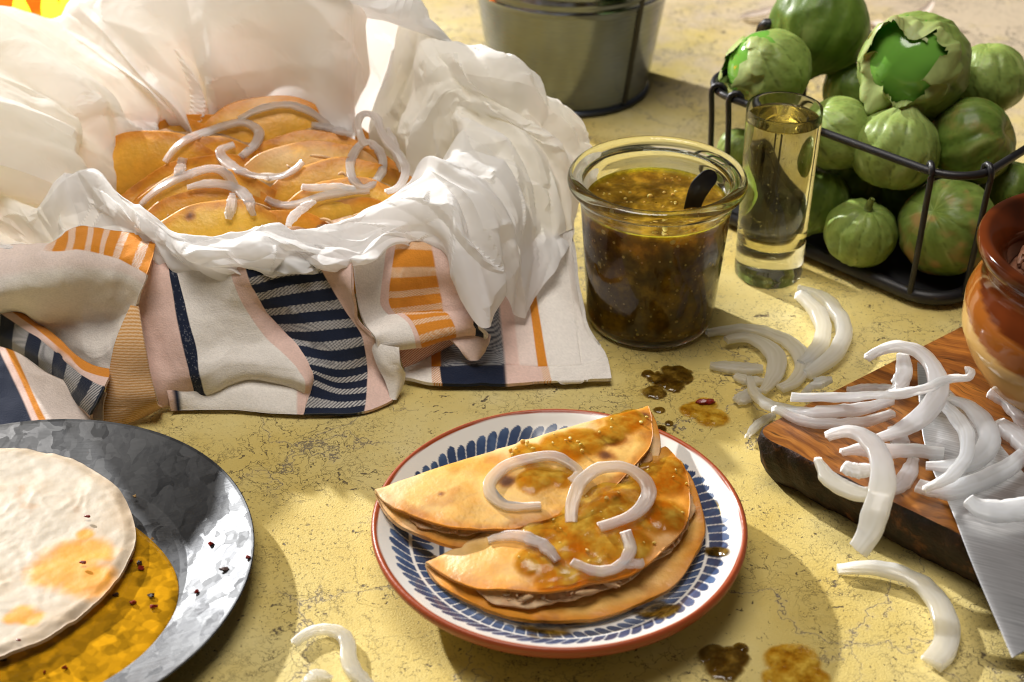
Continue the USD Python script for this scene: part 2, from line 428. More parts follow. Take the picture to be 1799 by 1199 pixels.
M['liquid_side'] = mat('liquid_against_glass', {'g': ('refraction_bsdf', {'color': (.985, .95, .78), 'roughness': 0.0, 'IOR': .925}), 't': ('transparent_bsdf', {'color': (.97, .93, .75)}), 'm': ('mix_closure', {'fac': .03})},
                       [('g.BSDF', 'm.closure1'), ('t.BSDF', 'm.closure2')], surface='m.closure')
M['bubble'] = mat('bubble', {'g': ('glass_bsdf', {'color': (1, 1, 1), 'roughness': 0.0, 'IOR': .74})}, [], surface='g.BSDF')
M['oil'] = mat('chili_oil', {'gl': ('glossy_bsdf', {'color': (1, 1, 1), 'roughness': .04}), 't': ('transparent_bsdf', {'color': (1.0, .80, .22)}), 'd': ('diffuse_bsdf', {'color': (.88, .43, .012)}), 'm0': ('mix_closure', {}), 'm': ('mix_closure', {}), 'f': ('fresnel', {'IOR': 1.4}),
    'g': ('geometry', {}), 'v': ('voronoi_texture', {'feature': 'smooth_f1', 'smoothness': .25, 'scale': 130.0, 'detail': 1.0, 'roughness': .5}), 's': ('separate_color', {}), 'k': ('map_range', {'from_min': 0.0, 'from_max': 1.0, 'to_min': .16, 'to_max': .58})},
    [('g.position', 'v.vector'), ('v.color', 's.color'), ('s.r', 'k.value'), ('k.result', 'm0.fac'), ('t.BSDF', 'm0.closure1'), ('d.BSDF', 'm0.closure2'), ('m0.closure', 'm.closure1'), ('gl.BSDF', 'm.closure2'), ('f.fac', 'm.fac')], surface='m.closure')
M['black_wire'] = simple('black_wire', (.012, .011, .013), .42, bump=(900.0, .3, .0004))
M['spoon'] = simple('black_spoon_metal', (.008, .007, .008), .3)


def spangle(name, lo, hi, rough, scale):
    N = {'g': ('geometry', {}), 'w': ('noise_texture', {'scale': 60.0, 'detail': 2.0}), 'wm': ('mix', {'mix_type': 'linear_light', 'fac': .006}),
         'mp': ('mapping', {'scale': (1.0, .75, 1.0), 'rotation': (0, 0, .5)}),
         'v': ('voronoi_texture', {'feature': 'f1', 'metric': 'minkowski', 'exponent': 1.1, 'scale': scale, 'detail': 1.0, 'roughness': .4}), 's': ('separate_color', {}),
         'n': ('noise_texture', {'scale': 90.0, 'detail': 5.0, 'roughness': .7}), 'nn': ('math', {'math_type': 'multiply_add', 'value2': 1.1, 'value3': -.55}), 'a': ('math', {'math_type': 'add'}),
         'r': ('rgb_ramp', {'ramp': [(0.05, lo), (.5, tuple((np.array(lo) + hi) / 2)), (.95, hi)]}),
         'rr': ('map_range', {'from_min': 0.0, 'from_max': 1.0, 'to_min': rough - .1, 'to_max': rough + .14}),
         'st': ('noise_texture', {'scale': 1.0, 'detail': 2.0}), 'sm': ('mapping', {'scale': (60.0, 900.0, 60.0), 'rotation': (0, 0, 1.1)}),
         'b': ('bump', {'strength': .12, 'distance': .0006}),
         'p': ('principled_bsdf', {'metallic': .97})}
    L = [('g.position', 'w.vector'), ('g.position', 'mp.vector'), ('mp.vector', 'wm.color1'), ('w.color', 'wm.color2'), ('wm.color', 'v.vector'), ('v.color', 's.color'),
         ('g.position', 'n.vector'), ('n.fac', 'nn.value1'), ('s.r', 'a.value1'), ('nn.value', 'a.value2'), ('a.value', 'r.fac'), ('r.color', 'p.base_color'),
         ('s.g', 'rr.value'), ('rr.result', 'p.roughness'), ('g.position', 'sm.vector'), ('sm.vector', 'st.vector'), ('st.fac', 'b.height'), ('b.normal', 'p.normal')]
    return mat(name, N, L)


M['galvanised'] = spangle('galvanised_steel', (.066, .068, .073), (.112, .115, .12), .46, 130.0)
M['bucket'] = mat('brushed_tin', {
    'p': ('principled_bsdf', {'metallic': 1.0, 'base_color': (.17, .195, .255), 'roughness': .2}), 'g': ('geometry', {}),
    'mp': ('mapping', {'scale': (10.0, 10.0, 260.0)}), 'n': ('noise_texture', {'scale': 3.0, 'detail': 4.0}), 'b': ('bump', {'strength': .05, 'distance': .002}),
    'rr': ('map_range', {'from_min': .3, 'from_max': .7, 'to_min': .10, 'to_max': .24})},
    [('g.position', 'mp.vector'), ('mp.vector', 'n.vector'), ('n.fac', 'b.height'), ('b.normal', 'p.normal'), ('n.fac', 'rr.value'), ('rr.result', 'p.roughness')])
M['blade'] = mat('brushed_blade', {
    'p': ('principled_bsdf', {'metallic': 1.0, 'base_color': (.60, .60, .61), 'roughness': .42}), 'g': ('geometry', {}),
    'mp': ('mapping', {'scale': (30.0, 1600.0, 1.0)}), 'rot': ('vector_rotate', {'rotate_type': 'z_axis', 'angle': .45}), 'n': ('noise_texture', {'scale': 1.0, 'detail': 4.0}), 'b': ('bump', {'strength': .06, 'distance': .0006}),
    'r': ('rgb_ramp', {'ramp': [(.3, (.34, .34, .35)), (.7, (.62, .62, .63))]})},
    [('g.position', 'rot.vector'), ('rot.vector', 'mp.vector'), ('mp.vector', 'n.vector'), ('n.fac', 'b.height'), ('b.normal', 'p.normal'), ('n.fac', 'r.fac'), ('r.color', 'p.base_color')])
GR = (1.05,)


def wood(name, ramp, rough, scale, angle, bump=.3):
    return mat(name, {
        'p': ('principled_bsdf', {'roughness': rough, 'specular_ior_level': .4}), 'g': ('geometry', {}), 'rot': ('vector_rotate', {'rotate_type': 'z_axis', 'angle': angle}),
        'w': ('noise_texture', {'scale': 14.0, 'detail': 3.0}), 'wm': ('mix', {'mix_type': 'linear_light', 'fac': .02}),
        'mp': ('mapping', {'scale': (scale * .035, scale, scale * .6)}), 'n': ('noise_texture', {'scale': 1.0, 'detail': 6.0, 'roughness': .68}),
        'mp2': ('mapping', {'scale': (scale * .25, scale * 4.0, scale * 2)}), 'n2': ('noise_texture', {'scale': 1.0, 'detail': 3.0, 'roughness': .6}),
        'k': ('map_range', {'from_min': .58, 'from_max': .68, 'to_min': 1.0, 'to_max': .35, 'clamp': True}),
        'r': ('rgb_ramp', {'ramp': ramp}), 'mu': ('mix', {'mix_type': 'multiply', 'fac': 1.0}), 'b': ('bump', {'strength': bump, 'distance': .0012})},
        [('g.position', 'rot.vector'), ('g.position', 'w.vector'), ('rot.vector', 'wm.color1'), ('w.color', 'wm.color2'), ('wm.color', 'mp.vector'), ('mp.vector', 'n.vector'), ('n.fac', 'r.fac'),
         ('wm.color', 'mp2.vector'), ('mp2.vector', 'n2.vector'), ('n2.fac', 'k.value'), ('r.color', 'mu.color1'), ('k.result', 'mu.color2'), ('mu.color', 'p.base_color'), ('n.fac', 'b.height'), ('b.normal', 'p.normal')])


WA = math.radians(43)
M['board'] = wood('oiled_board_wood', [(.28, (.05, .016, .005)), (.45, (.17, .055, .010)), (.57, (.30, .11, .018)), (.74, (.44, .19, .04))], .35, 130.0, WA)
M['bark'] = mat('dark_bark', {
    'p': ('principled_bsdf', {'roughness': .6, 'specular_ior_level': .3}), 'g': ('geometry', {}), 'n': ('noise_texture', {'scale': 70.0, 'detail': 6.0, 'roughness': .7}),
    'r': ('rgb_ramp', {'ramp': [(.4, (.007, .004, .003)), (.56, (.03, .012, .006)), (.68, (.15, .055, .018)), (.78, (.30, .12, .035))]}), 'b': ('bump', {'strength': .8, 'distance': .004})},
    [('g.position', 'n.vector'), ('n.fac', 'r.fac'), ('r.color', 'p.base_color'), ('n.fac', 'b.height'), ('b.normal', 'p.normal')])
M['handle'] = wood('knife_handle_wood', [(.3, (.35, .17, .07)), (.7, (.62, .36, .17))], .5, 150.0, 1.2)
M['glaze'] = painted('glazed_pottery', .11, bump=(120.0, .06, .001), specular_ior_level=.4)
M['plate'] = painted('painted_glaze', .14, bump=(90.0, .05, .001), specular_ior_level=.55, coat_weight=.3, coat_roughness=.05)
M['terracotta'] = simple('terracotta_rim', (.30, .055, .014), .38, bump=(400.0, .3, .0006))
M['husk'] = painted('tomatillo_husk', .42, bump=(240.0, .3, .001), var=(60.0, .13), specular_ior_level=.3, subsurface_weight=.08, subsurface_scale=.003)
M['fruit'] = simple('tomatillo_fruit', (.15, .37, .05), .12, subsurface_weight=.2, subsurface_scale=.004, subsurface_radius=(.4, 1, .2))
M['stem'] = simple('green_stem', (.16, .20, .04), .6)
M['chili'] = simple('red_chilli_flake', (.20, .012, .006), .28, bump=(600.0, .4, .0006))
M['chili_pale'] = simple('pale_chilli_seed', (.55, .36, .16), .4)
M['flame'] = mat('candle_flame', {'e': ('emission', {'color': (1.0, .80, .50), 'strength': 20.0})}, [], surface='e.emission')
M['amber_glass'] = mat('amber_candle_glass', {'t': ('transparent_bsdf', {'color': (1.0, .62, .16)}), 'g': ('principled_bsdf', {'base_color': (.5, .14, .01), 'roughness': .15, 'emission_color': (1.0, .36, .04), 'emission_strength': .5}), 'm': ('mix_closure', {'fac': .4})},
                         [('t.BSDF', 'm.closure1'), ('g.BSDF', 'm.closure2')], surface='m.closure')
M['peel'] = mat('onion_peel', {'d': ('diffuse_bsdf', {'color': (.78, .70, .62)}), 't': ('translucent_bsdf', {'color': (.75, .64, .52)}), 'm': ('mix_closure', {'fac': .35})},
                [('d.BSDF', 'm.closure1'), ('t.BSDF', 'm.closure2')], surface='m.closure')

# ------------------------------------------------------------------ setting: the table top
def build_table():
    n = 40
    xs, ys = np.linspace(-1.3, 1.3, n), np.linspace(.15, 2.4, n)
    X, Y = np.meshgrid(xs, ys, indexing='ij')
    Pt = np.stack([X, Y, 0 * X], -1)
    path = part('/World', 'table_surface', grid(Pt), M['table'])
    setdata(stage.GetPrimAtPath(path), 'cracked yellow plaster table top under all the food', None, None, 'structure')


build_table()


# ------------------------------------------------------------------ tin bucket
def build_bucket():
    c = P(1000, 150, 0)
    t = thing('tin_bucket', 'grey tin bucket with a dark seam standing behind the jar', 'bucket', c)
    r0, r1, h = .0655, .092, .17
    prof = [(0, .004), (r0 - .004, .004), (r0 - .001, .0), (r0 + .0015, .0005), (r0 + .0015, .004), (r0, .0055)]
    for z in np.linspace(.008, h, 80):
        r = r0 + (r1 - r0) * z / h
        for zb, a, w in ((.094, .0016, .0022), (.101, .0016, .0022), (.134, .001, .003)):
            r += a * math.exp(-((z - zb) / w) ** 2)
        prof.append((r, z))
    prof += [(r1 + .003, h + .002), (r1, h + .005), (r1 - .003, h + .002)]
    prof += [(r0 + (r1 - r0) * z / h - .001, z) for z in np.linspace(h - .002, .008, 12)] + [(0, .008)]
    part(t, 'body', lathe(prof, 160, c), M['bucket'], smooth=40)
    a = math.atan2(-.75, .66)
    zs = np.linspace(.006, h, 40)
    rr = r0 + (r1 - r0) * zs / h + .0004
    Pt = np.stack([np.stack([c[0] + rr * math.cos(a + o / .07), c[1] + rr * math.sin(a + o / .07), zs], -1) + d * np.array([math.cos(a), math.sin(a), 0])
                   for o, d in ((-.0022, -.0003), (-.0016, .0012), (.0016, .0012), (.0022, -.0003))], 1)
    part(t, 'seam', grid(Pt), simple('seam_metal', (.03, .03, .032), .45, metallic=.6), smooth=40)
    th = np.linspace(0, 2 * math.pi, 120, endpoint=False)
    part(t, 'base_rim', tube(np.stack([c[0] + (r0 + .0012) * np.cos(th), c[1] + (r0 + .0012) * np.sin(th), np.full(120, .0022)], 1), .0018, 8, True), simple('dark_base_rim', (.05, .05, .05), .4, metallic=.7))


build_bucket()


# ------------------------------------------------------------------ candle behind the paper
def build_candle():
    c = PY(95, 8, 1.28)
    b = np.array([c[0], c[1], 0])
    t = thing('candle_holder', 'amber glass candle holder with burning flames behind the paper at far left', 'candle', b)
    part(t, 'glass', lathe([(0, .001), (.047, .001), (.052, .006), (.054, .03), (.054, .115), (.052, .115), (.050, .03), (.047, .012), (0, .010)], 64, b), M['amber_glass'])
    zc = c[2]
    part(t, 'wax', lathe([(0, .012), (.046, .012), (.047, .036), (.02, .038), (0, .038)], 48, b), simple('candle_wax', (.7, .5, .3), .5, subsurface_weight=.3, subsurface_scale=.01))
    for px, h in ((35, .028), (88, .034), (118, .030)):
        p = PY(px, 10, 1.262)
        pr = [(.0005, -.2), (.55, -.05), (1, .2), (.9, .5), (.55, .8), (.02, 1.1)]
        part(t, 'flame', lathe([(r * .0085, zc - .022 + (z + .2) * h * 1.15) for r, z in pr], 20, (p[0], p[1], 0)), M['flame'])
    lamp = UsdLux.SphereLight.Define(stage, t + '/flame_light')
    lamp.AddTranslateOp().Set(Gf.Vec3d(0, 0, .085))
    lamp.CreateRadiusAttr(.012)
    lamp.CreateIntensityAttr(230.0)
    lamp.CreateColorAttr(Gf.Vec3f(1.0, .42, .10))


build_candle()


# ------------------------------------------------------------------ striped tea towel, in folds
WHITE, PINK, ORANGE, NAVY, TAN, GREY = (.80, .755, .70), (.74, .53, .46), (.64, .235, .022), (.010, .016, .038), (.62, .36, .15), (.17, .20, .25)
towel = thing('tea_towel', 'striped cotton tea towel bunched around the paper-lined basket', 'towel', P(420, 640, 0))


def sheet(rows, nu=220, nv=160, wrinkle=.0012, seed=0):
    """rows (top to bottom) of (px, py) lists with one height per row, or (px, py, z); returns grid (nu across, nv down) and the index parameters"""
    C = np.array([[P(*p) for p in r] for r in rows])
    m, k = C.shape[:2]
    a = PchipInterpolator(np.arange(m), C, axis=0)(np.linspace(0, m - 1, nv))
    a = PchipInterpolator(np.arange(k), a, axis=1)(np.linspace(0, k - 1, nu))
    Pt = np.transpose(a, (1, 0, 2))
    U, V = np.meshgrid(np.linspace(0, k - 1, nu), np.linspace(0, m - 1, nv), indexing='ij')
    nrm = grid_normals(Pt)
    if nrm[..., 2].mean() + -nrm[..., 1].mean() < 0:
        nrm = -nrm
    if wrinkle:
        w = fbm(Pt * 45 + seed * 7.3, 3) - .5
        ridge = (1 - np.abs(2 * fbm(Pt * [26, 26, 14] + seed * 3.9, 2) - 1) * 2)
        calm = smoothstep(.002, .02, Pt[..., 2])
        Pt = Pt + nrm * (w * 2 * wrinkle + np.clip(ridge, -1, 1) * wrinkle * 1.6 * calm)[..., None]
    Pt[..., 2] = np.maximum(Pt[..., 2], .0016)
    return Pt, U, V


def zrow(z, pts):
    return [(x, y, z) for x, y in pts]


def hatch(Pt, a, b, s=.00135, seed=0):
    """two yarns crossing diagonally"""
    w = np.sin((Pt[..., 0] * .8 - Pt[..., 2] * .9 - Pt[..., 1] * .5) * 2 * math.pi / s + 3 * fbm(Pt * 60, 2)) * .5 + .5
    return mixc(np.broadcast_to(a, Pt.shape), b, smoothstep(.35, .65, w) * .8 + .1)


def blend_cols(U, stops, soft=.04):
    """stops: list of (u_end, colour array or tuple)"""
    out = np.broadcast_to(np.asarray(stops[0][1], float), U.shape + (3,)).copy()
    for (u, _), (_, c) in zip(stops[:-1], stops[1:]):
        out = mixc(out, np.broadcast_to(np.asarray(c, float), U.shape + (3,)), smoothstep(u - soft, u + soft, U))
    return out


def cloth(Pt, col, name='fold', th=.0015, label=None):
    weave = 1 + .10 * (noise(Pt * 1400) - .5) * 2 + .06 * (fbm(Pt * 120, 3) - .5)
    m, c = solid(Pt, th, np.clip(col * weave[..., None], 0, 1))
    part(towel, name, m, M['cloth'], smooth=True, col=c, label=label)


def build_towel():
    # flat corner on the right
    Pt, U, V = sheet([
        zrow(.05, [(715, 440), (755, 440), (770, 440), (868, 430), (922, 420), (934, 420), (985, 410), (1005, 405)]),
        zrow(.018, [(716, 560), (757, 560), (773, 560), (877, 545), (930, 535), (944, 535), (1006, 530), (1036, 570)]),
        zrow(.007, [(712, 640), (758, 645), (775, 645), (887, 643), (945, 645), (962, 645), (1022, 642), (1064, 628)]),
        zrow(.0035, [(704, 667), (760, 678), (780, 679), (890, 679), (950, 676), (970, 675), (1028, 673), (1074, 671)])], 220, 150, .0016, 1)
    grey = hatch(Pt, (.03, .04, .07), (.42, .42, .42), .0011)
    hem = smoothstep(2.02, 2.06, V)[..., None]
    main = blend_cols(U, [(1, WHITE), (2, ORANGE), (3, grey), (3.35, PINK), (4, mixc(np.broadcast_to(PINK, Pt.shape), WHITE, .45 + 0 * U)), (5, ORANGE), (9, WHITE)])
    edge = blend_cols(U, [(1, WHITE), (1.9, hatch(Pt, ORANGE, WHITE)), (3, NAVY), (4.2, PINK), (5, hatch(Pt, ORANGE, WHITE)), (9, WHITE)])
    seam = np.exp(-((V - 2.03) / .018) ** 2) + np.exp(-((U - 6.0) / .03) ** 2) * (V < 2.05)
    Pt = Pt - np.array([0, 0, .0012]) * seam[..., None]
    Pt[..., 2] += .0012 * smoothstep(2.05, 2.15, V)
    cloth(Pt, main * (1 - hem) + edge * hem, 'corner', .0022, 'flat hemmed corner with navy, pink and orange stripes')
    # lower white layer under the front panel
    Pt, U, V = sheet([zrow(.016, [(290, 680), (400, 655), (470, 650), (545, 660)]), zrow(.009, [(297, 705), (400, 695), (470, 698), (540, 700)]), zrow(.003, [(300, 721), (400, 720), (480, 726), (534, 729)])], 160, 60, .0012, 2)
    cloth(Pt, blend_cols(U, [(.08, PINK), (.17, NAVY), (2.75, WHITE), (9, PINK)]), 'fold')
    # front panel with navy line and navy dashes
    Pt, U, V = sheet([
        zrow(.078, [(276, 422), (281, 421), (295, 421), (350, 440), (408, 460), (432, 462), (500, 455), (558, 455), (618, 455)]),
        zrow(.066, [(257, 487), (300, 487), (313, 485), (365, 495), (415, 500), (445, 500), (515, 492), (575, 490), (626, 510)]),
        zrow(.048, [(243, 545), (313, 560), (332, 560), (385, 553), (440, 553), (470, 545), (545, 545), (607, 545), (630, 555)]),
        zrow(.032, [(253, 610), (328, 625), (346, 622), (410, 610), (478, 606), (510, 592), (580, 600), (638, 597), (660, 600)]),
        [(268, 668, .02), (338, 665, .02), (354, 662, .022), (420, 640, .026), (525, 652, .024), (540, 645, .022), (600, 655, .016), (645, 650, .014), (675, 640, .016)],
        [(280, 712, .006), (344, 694, .008), (360, 688, .012), (430, 659, .020), (538, 676, .018), (548, 668, .016), (600, 690, .008), (644, 690, .007), (686, 685, .006)],
        [(290, 712, .003), (350, 698, .005), (366, 692, .008), (440, 668, .012), (532, 700, .006), (532, 729, .003), (590, 729, .003), (640, 723, .003), (690, 704, .003)]], 330, 250, .0016, 3)
    band = np.clip(np.sin((V * 1.62 + .18 * (U - 5.5)) * 2 * math.pi + .5), -1, 1)
    block = mixc(np.broadcast_to(NAVY, Pt.shape), hatch(Pt, NAVY, (.62, .60, .58), .0019), smoothstep(.12, .3, band))
    col = blend_cols(U, [(.98, PINK), (2, NAVY), (3.98, WHITE), (4.98, PINK), (7, block), (9, PINK)], .025)
    nf = noise(Pt * 1300)
    col = np.where(((U > 1) & (U < 2) & (nf > .72))[..., None], col + .10, col)
    cloth(Pt, col, 'fold', .0018, 'front fold with a navy line and a block of navy dashes')
    # tan woven strip left of it
    Pt, U, V = sheet([zrow(.055, [(236, 530), (241, 535), (245, 540)]), zrow(.046, [(205, 600), (232, 603), (256, 606)]), zrow(.032, [(194, 650), (230, 655), (264, 655)]), zrow(.018, [(186, 700), (232, 704), (275, 702)]), zrow(.003, [(172, 754), (224, 742), (288, 713)])], 100, 200, .001, 4)
    w = np.sin(V * 2 * math.pi * 11 + U * 3) * .5 + .5
    cloth(Pt, mixc(np.broadcast_to((.56, .28, .085), Pt.shape), (.72, .50, .30), smoothstep(.3, .7, w)), 'fold')
    # big white fold on the left with its orange crest
    Pt, U, V = sheet([
        [(-40, 440, .07), (40, 436, .072), (100, 436, .076), (150, 404, .085), (205, 412, .084), (276, 430, .08)],
        [(-40, 470, .07), (30, 462, .072), (84, 452, .078), (150, 448, .082), (195, 456, .08), (263, 484, .074)],
        [(-40, 522, .060), (20, 508, .062), (80, 500, .066), (150, 492, .07), (205, 492, .07), (253, 508, .066)],
        [(-40, 532, .046), (20, 535, .046), (80, 548, .045), (140, 553, .042), (190, 560, .04), (246, 540, .054)],
        [(-40, 540, .030), (20, 548, .028), (70, 580, .026), (120, 604, .024), (170, 620, .024), (215, 598, .036)],
        [(-40, 552, .018), (10, 560, .016), (64, 592, .014), (115, 625, .012), (160, 652, .012), (196, 668, .014)]], 240, 190, .002, 5)
    orange = mixc(np.broadcast_to(ORANGE, Pt.shape), hatch(Pt, ORANGE, WHITE, .0016), smoothstep(.3, .5, np.sin(U * 2 * math.pi * 1.9 + 1.0 + V)))
    k = smoothstep(1.02, .98, V) * smoothstep(1.9, 2.1, U)
    pk = smoothstep(1.75, 1.4, V) * .5
    cloth(Pt, mixc(mixc(np.broadcast_to(WHITE, Pt.shape), PINK, pk), orange, k), 'fold', .002, 'large white fold with an orange striped crest')
    # hem band with orange line and navy dashes at far left
    L0 = [(-40, 505), (0, 526), (50, 561), (100, 600), (143, 638), (192, 652)]
    L1 = [(-40, 522), (0, 541), (58, 580), (110, 622), (153, 658), (192, 668)]
    L2 = [(-40, 534), (0, 554), (53, 588), (100, 614), (150, 664), (186, 684)]
    L3 = [(-40, 570), (0, 586), (48, 612), (98, 642), (142, 682), (176, 706)]
    L4 = [(-40, 600), (0, 614), (43, 634), (97, 668), (130, 698), (163, 728)]
    Pt, U, V = sheet([zrow(.030, L0), zrow(.032, L1), zrow(.031, L2), zrow(.026, L3), zrow(.015, L4), [(x + 2, y + 10, .006) for x, y in L4]], 260, 120, .001, 6)
    dash = smoothstep(-.1, .1, np.sin(U * 2 * math.pi * 1.05 + 2.2))
    nb = mixc(np.broadcast_to(NAVY, Pt.shape), hatch(Pt, NAVY, (.60, .58, .57), .0016), dash)
    col = blend_cols(V, [(1.0, ORANGE), (2.0, PINK), (4.0, nb), (9, PINK)], .05)
    cloth(Pt, col, 'fold', .002, 'hem band with an orange line and navy dashes')
    # cloth lying under that band
    Pt, U, V = sheet([zrow(.022, [(-40, 600), (40, 625), (95, 660), (190, 690)]), zrow(.012, [(-40, 680), (40, 690), (100, 710), (182, 725)]), zrow(.004, [(-40, 770), (40, 770), (110, 766), (182, 760)])], 120, 100, .0015, 7)
    t = (U - V * .5)
    cloth(Pt, blend_cols(t, [(.42, NAVY), (.62, PINK), (.85, ORANGE), (9, mixc(np.broadcast_to(WHITE, Pt.shape), PINK, .4 + 0 * U))]), 'fold')
    # orange striped drape
    Pt, U, V = sheet([
        zrow(.075, [(621, 450), (680, 425), (698, 420), (757, 425), (802, 430), (812, 432), (828, 438)]),
        zrow(.060, [(624, 492), (674, 482), (688, 484), (767, 480), (812, 480), (822, 482), (833, 482)]),
        zrow(.046, [(630, 540), (667, 530), (682, 527), (774, 518), (822, 515), (831, 515), (843, 520)]),
        zrow(.036, [(642, 575), (690, 556), (702, 556), (780, 552), (835, 552), (840, 553), (848, 554)]),
        zrow(.035, [(656, 594), (714, 574), (722, 572), (790, 560), (836, 566), (841, 568), (850, 572)]),
        zrow(.030, [(662, 606), (728, 598), (736, 597), (800, 580), (836, 578), (848, 580), (860, 586)]),
        zrow(.024, [(672, 612), (732, 602), (742, 601), (800, 586), (832, 586), (845, 589), (856, 594)])], 220, 220, .0016, 8)
    ob = mixc(np.broadcast_to(ORANGE, Pt.shape), hatch(Pt, ORANGE, (.80, .66, .50), .0015), smoothstep(.2, .5, np.sin(V * 2 * math.pi * 1.25 + .3 + U * .1)))
    cloth(Pt, blend_cols(U, [(1, WHITE), (2, PINK), (3, ob), (4, PINK), (5.6, NAVY), (9, WHITE)], .03), 'fold', .0018, 'drape with broad orange stripes and a curled hem')
    # white edge fold dropping to the table
    Pt, U, V = sheet([zrow(.03, [(655, 592), (672, 606), (702, 612)]), zrow(.022, [(664, 630), (682, 640), (704, 640)]), zrow(.012, [(678, 668), (694, 670), (708, 660)]), zrow(.003, [(686, 702), (692, 703), (698, 694)])], 70, 120, .001, 9)
    cloth(Pt, np.broadcast_to(WHITE, Pt.shape), 'fold')
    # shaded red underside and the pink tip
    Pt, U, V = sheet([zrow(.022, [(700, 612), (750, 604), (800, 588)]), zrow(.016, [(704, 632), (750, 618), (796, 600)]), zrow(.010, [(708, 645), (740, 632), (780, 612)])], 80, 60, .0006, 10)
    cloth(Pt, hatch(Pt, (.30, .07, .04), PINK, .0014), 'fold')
    Pt, U, V = sheet([zrow(.026, [(784, 590), (820, 582), (862, 590)]), zrow(.022, [(800, 606), (828, 604), (857, 608)]), zrow(.014, [(822, 630), (834, 634), (846, 624)])], 80, 70, .0006, 11)
    cloth(Pt, np.broadcast_to(mixc(np.array(PINK), WHITE, .25), Pt.shape), 'fold')


build_towel()


# ------------------------------------------------------------------ parchment paper liner
BC = np.array([-.165, .925, 0])


def build_paper():
    cols = [  # crest, outer middle, outer edge
        [(-70, 275, .125), (-90, 380, .08), (-100, 450, .05)], [(0, 345, .09), (0, 400, .08), (0, 443, .074)], [(50, 366, .088), (50, 402, .082), (55, 436, .078)],
        [(88, 350, .092), (90, 390, .086), (95, 424, .08)], [(122, 318, .098), (125, 370, .09), (140, 428, .082)], [(168, 288, .106), (185, 360, .098), (215, 448, .078)],
        [(222, 350, .098), (240, 395, .092), (275, 450, .074)], [(280, 390, .093), (300, 420, .087), (345, 470, .070)], [(330, 418, .090), (360, 450, .083), (437, 492, .068)],
        [(408, 416, .090), (440, 450, .083), (490, 487, .069)], [(457, 404, .091), (500, 440, .084), (540, 480, .070)], [(510, 402, .091), (560, 440, .084), (590, 477, .071)],
        [(563, 393, .092), (610, 430, .086), (640, 465, .076)], [(617, 368, .094), (680, 400, .088), (700, 432, .078)], [(683, 347, .096), (740, 390, .088), (772, 450, .070)],
        [(747, 326, .098), (800, 400, .085), (848, 577, .040)], [(775, 316, .099), (850, 400, .078), (873, 500, .048)], [(800, 290, .101), (890, 390, .073), (919, 558, .024)],
        [(816, 257, .104), (920, 350, .076), (978, 482, .036)], [(815, 222, .107), (930, 300, .085), (1000, 436, .045)], [(802, 195, .110), (935, 250, .095), (1016, 400, .048)],
        [(806, 165, .118), (910, 212, .106), (1012, 335, .062)], [(770, 120, .128), (870, 172, .116), (988, 272, .078)], [(735, 60, .138), (812, 120, .122), (905, 190, .100)], [(715, 10, .146), (760, 60, .138), (820, 112, .120)]]
    C = [[P(*p) for p in c] for c in cols]
    back = [((620, -30), .985), ((470, -45), 1.03), ((330, -30), 1.055), ((210, 2), 1.07), ((150, 30), 1.075), ((92, 44), 1.075), ((0, 30), 1.07), ((-90, -10), 1.05), ((-170, 40), .98), ((-190, 90), .92), ((-160, 140), .87)]
    for (px, py), y in back:
        p = PY(px, py, y)
        o = unit((p - BC) * [1, 1, 0])
        C.append([p, p + o * .014 + [0, 0, -.012], p + o * .022 + [0, 0, -.03]])
    rows = []
    for crest, om, oe in C:
        d = (crest - BC) * [1, 1, 0]
        u, r = unit(d), np.linalg.norm(d)
        rows.append([BC + [0, 0, .012], BC + u * .075 + [0, 0, .012], BC + u * min(.108, r * .86) + [0, 0, .03], BC + u * min(.122, r * .95) + [0, 0, .03 + (crest[2] - .03) * .55], crest, om, oe])
    C = np.array(rows)
    C = np.vstack([C, C[:1]])
    k, m = C.shape[:2]
    nu, nv = 680, 200
    # finer sampling and a sharper bend near the crest
    a = PchipInterpolator(np.arange(k), C, axis=0)(np.linspace(0, k - 1, nu))
    b = PchipInterpolator(np.arange(m), a, axis=1)(np.linspace(0.05, m - 1, nv))
    U, V = np.meshgrid(np.linspace(0, 1, nu), np.linspace(0, 1, nv), indexing='ij')
    nrm = grid_normals(b)
    arc = np.linspace(0, 1.15, nu)[:, None] + 0 * V
    mer = V * .26
    d = faceted(arc, mer, .055, .0095, 3) + faceted(arc, mer, .026, .0078, 4) + faceted(arc, mer, .012, .0023, 5)
    rng = np.random.default_rng(21)
    pl = 0 * d
    for _ in range(34):                                             # long soft pleats running up the walls
        a0, w0 = rng.uniform(.02, 1.13), rng.uniform(.012, .024)
        x_ = (arc - a0 - (V - .5) * rng.uniform(-.12, .12)) / w0
        pl = pl + rng.uniform(-.013, .013) * np.exp(-np.abs(x_) ** 1.1) * smoothstep(.15, .5, V)
    crumple = faceted(arc, mer, .006, .0016, 6) * smoothstep(.03, .0, np.abs(arc - .70) - .05)
    d = (d + gaussian_filter(pl, (1.6, .5))) * (1 + .5 * smoothstep(.62, .5, V))
    fade = smoothstep(0, .12, V) * np.minimum(smoothstep(0, .03, U), smoothstep(1, .97, U))
    edge = .6 + .4 * smoothstep(.05, .16, np.abs(V - .64))
    b = b + nrm * ((d * edge + crumple) * fade)[..., None]
    b = b + (b - b[:, :1]) * ((fbm(np.stack([arc * 28, 0 * arc, 0 * arc], -1), 3) - .5) * .05 * smoothstep(.8, 1, V))[..., None]
    b[..., 2] = np.maximum(b[..., 2], .004)
    m_ = grid(b)
    single('parchment_liner', 'crumpled white parchment paper lining the taco basket', 'paper', m_, M['paper'], smooth=11)


build_paper()

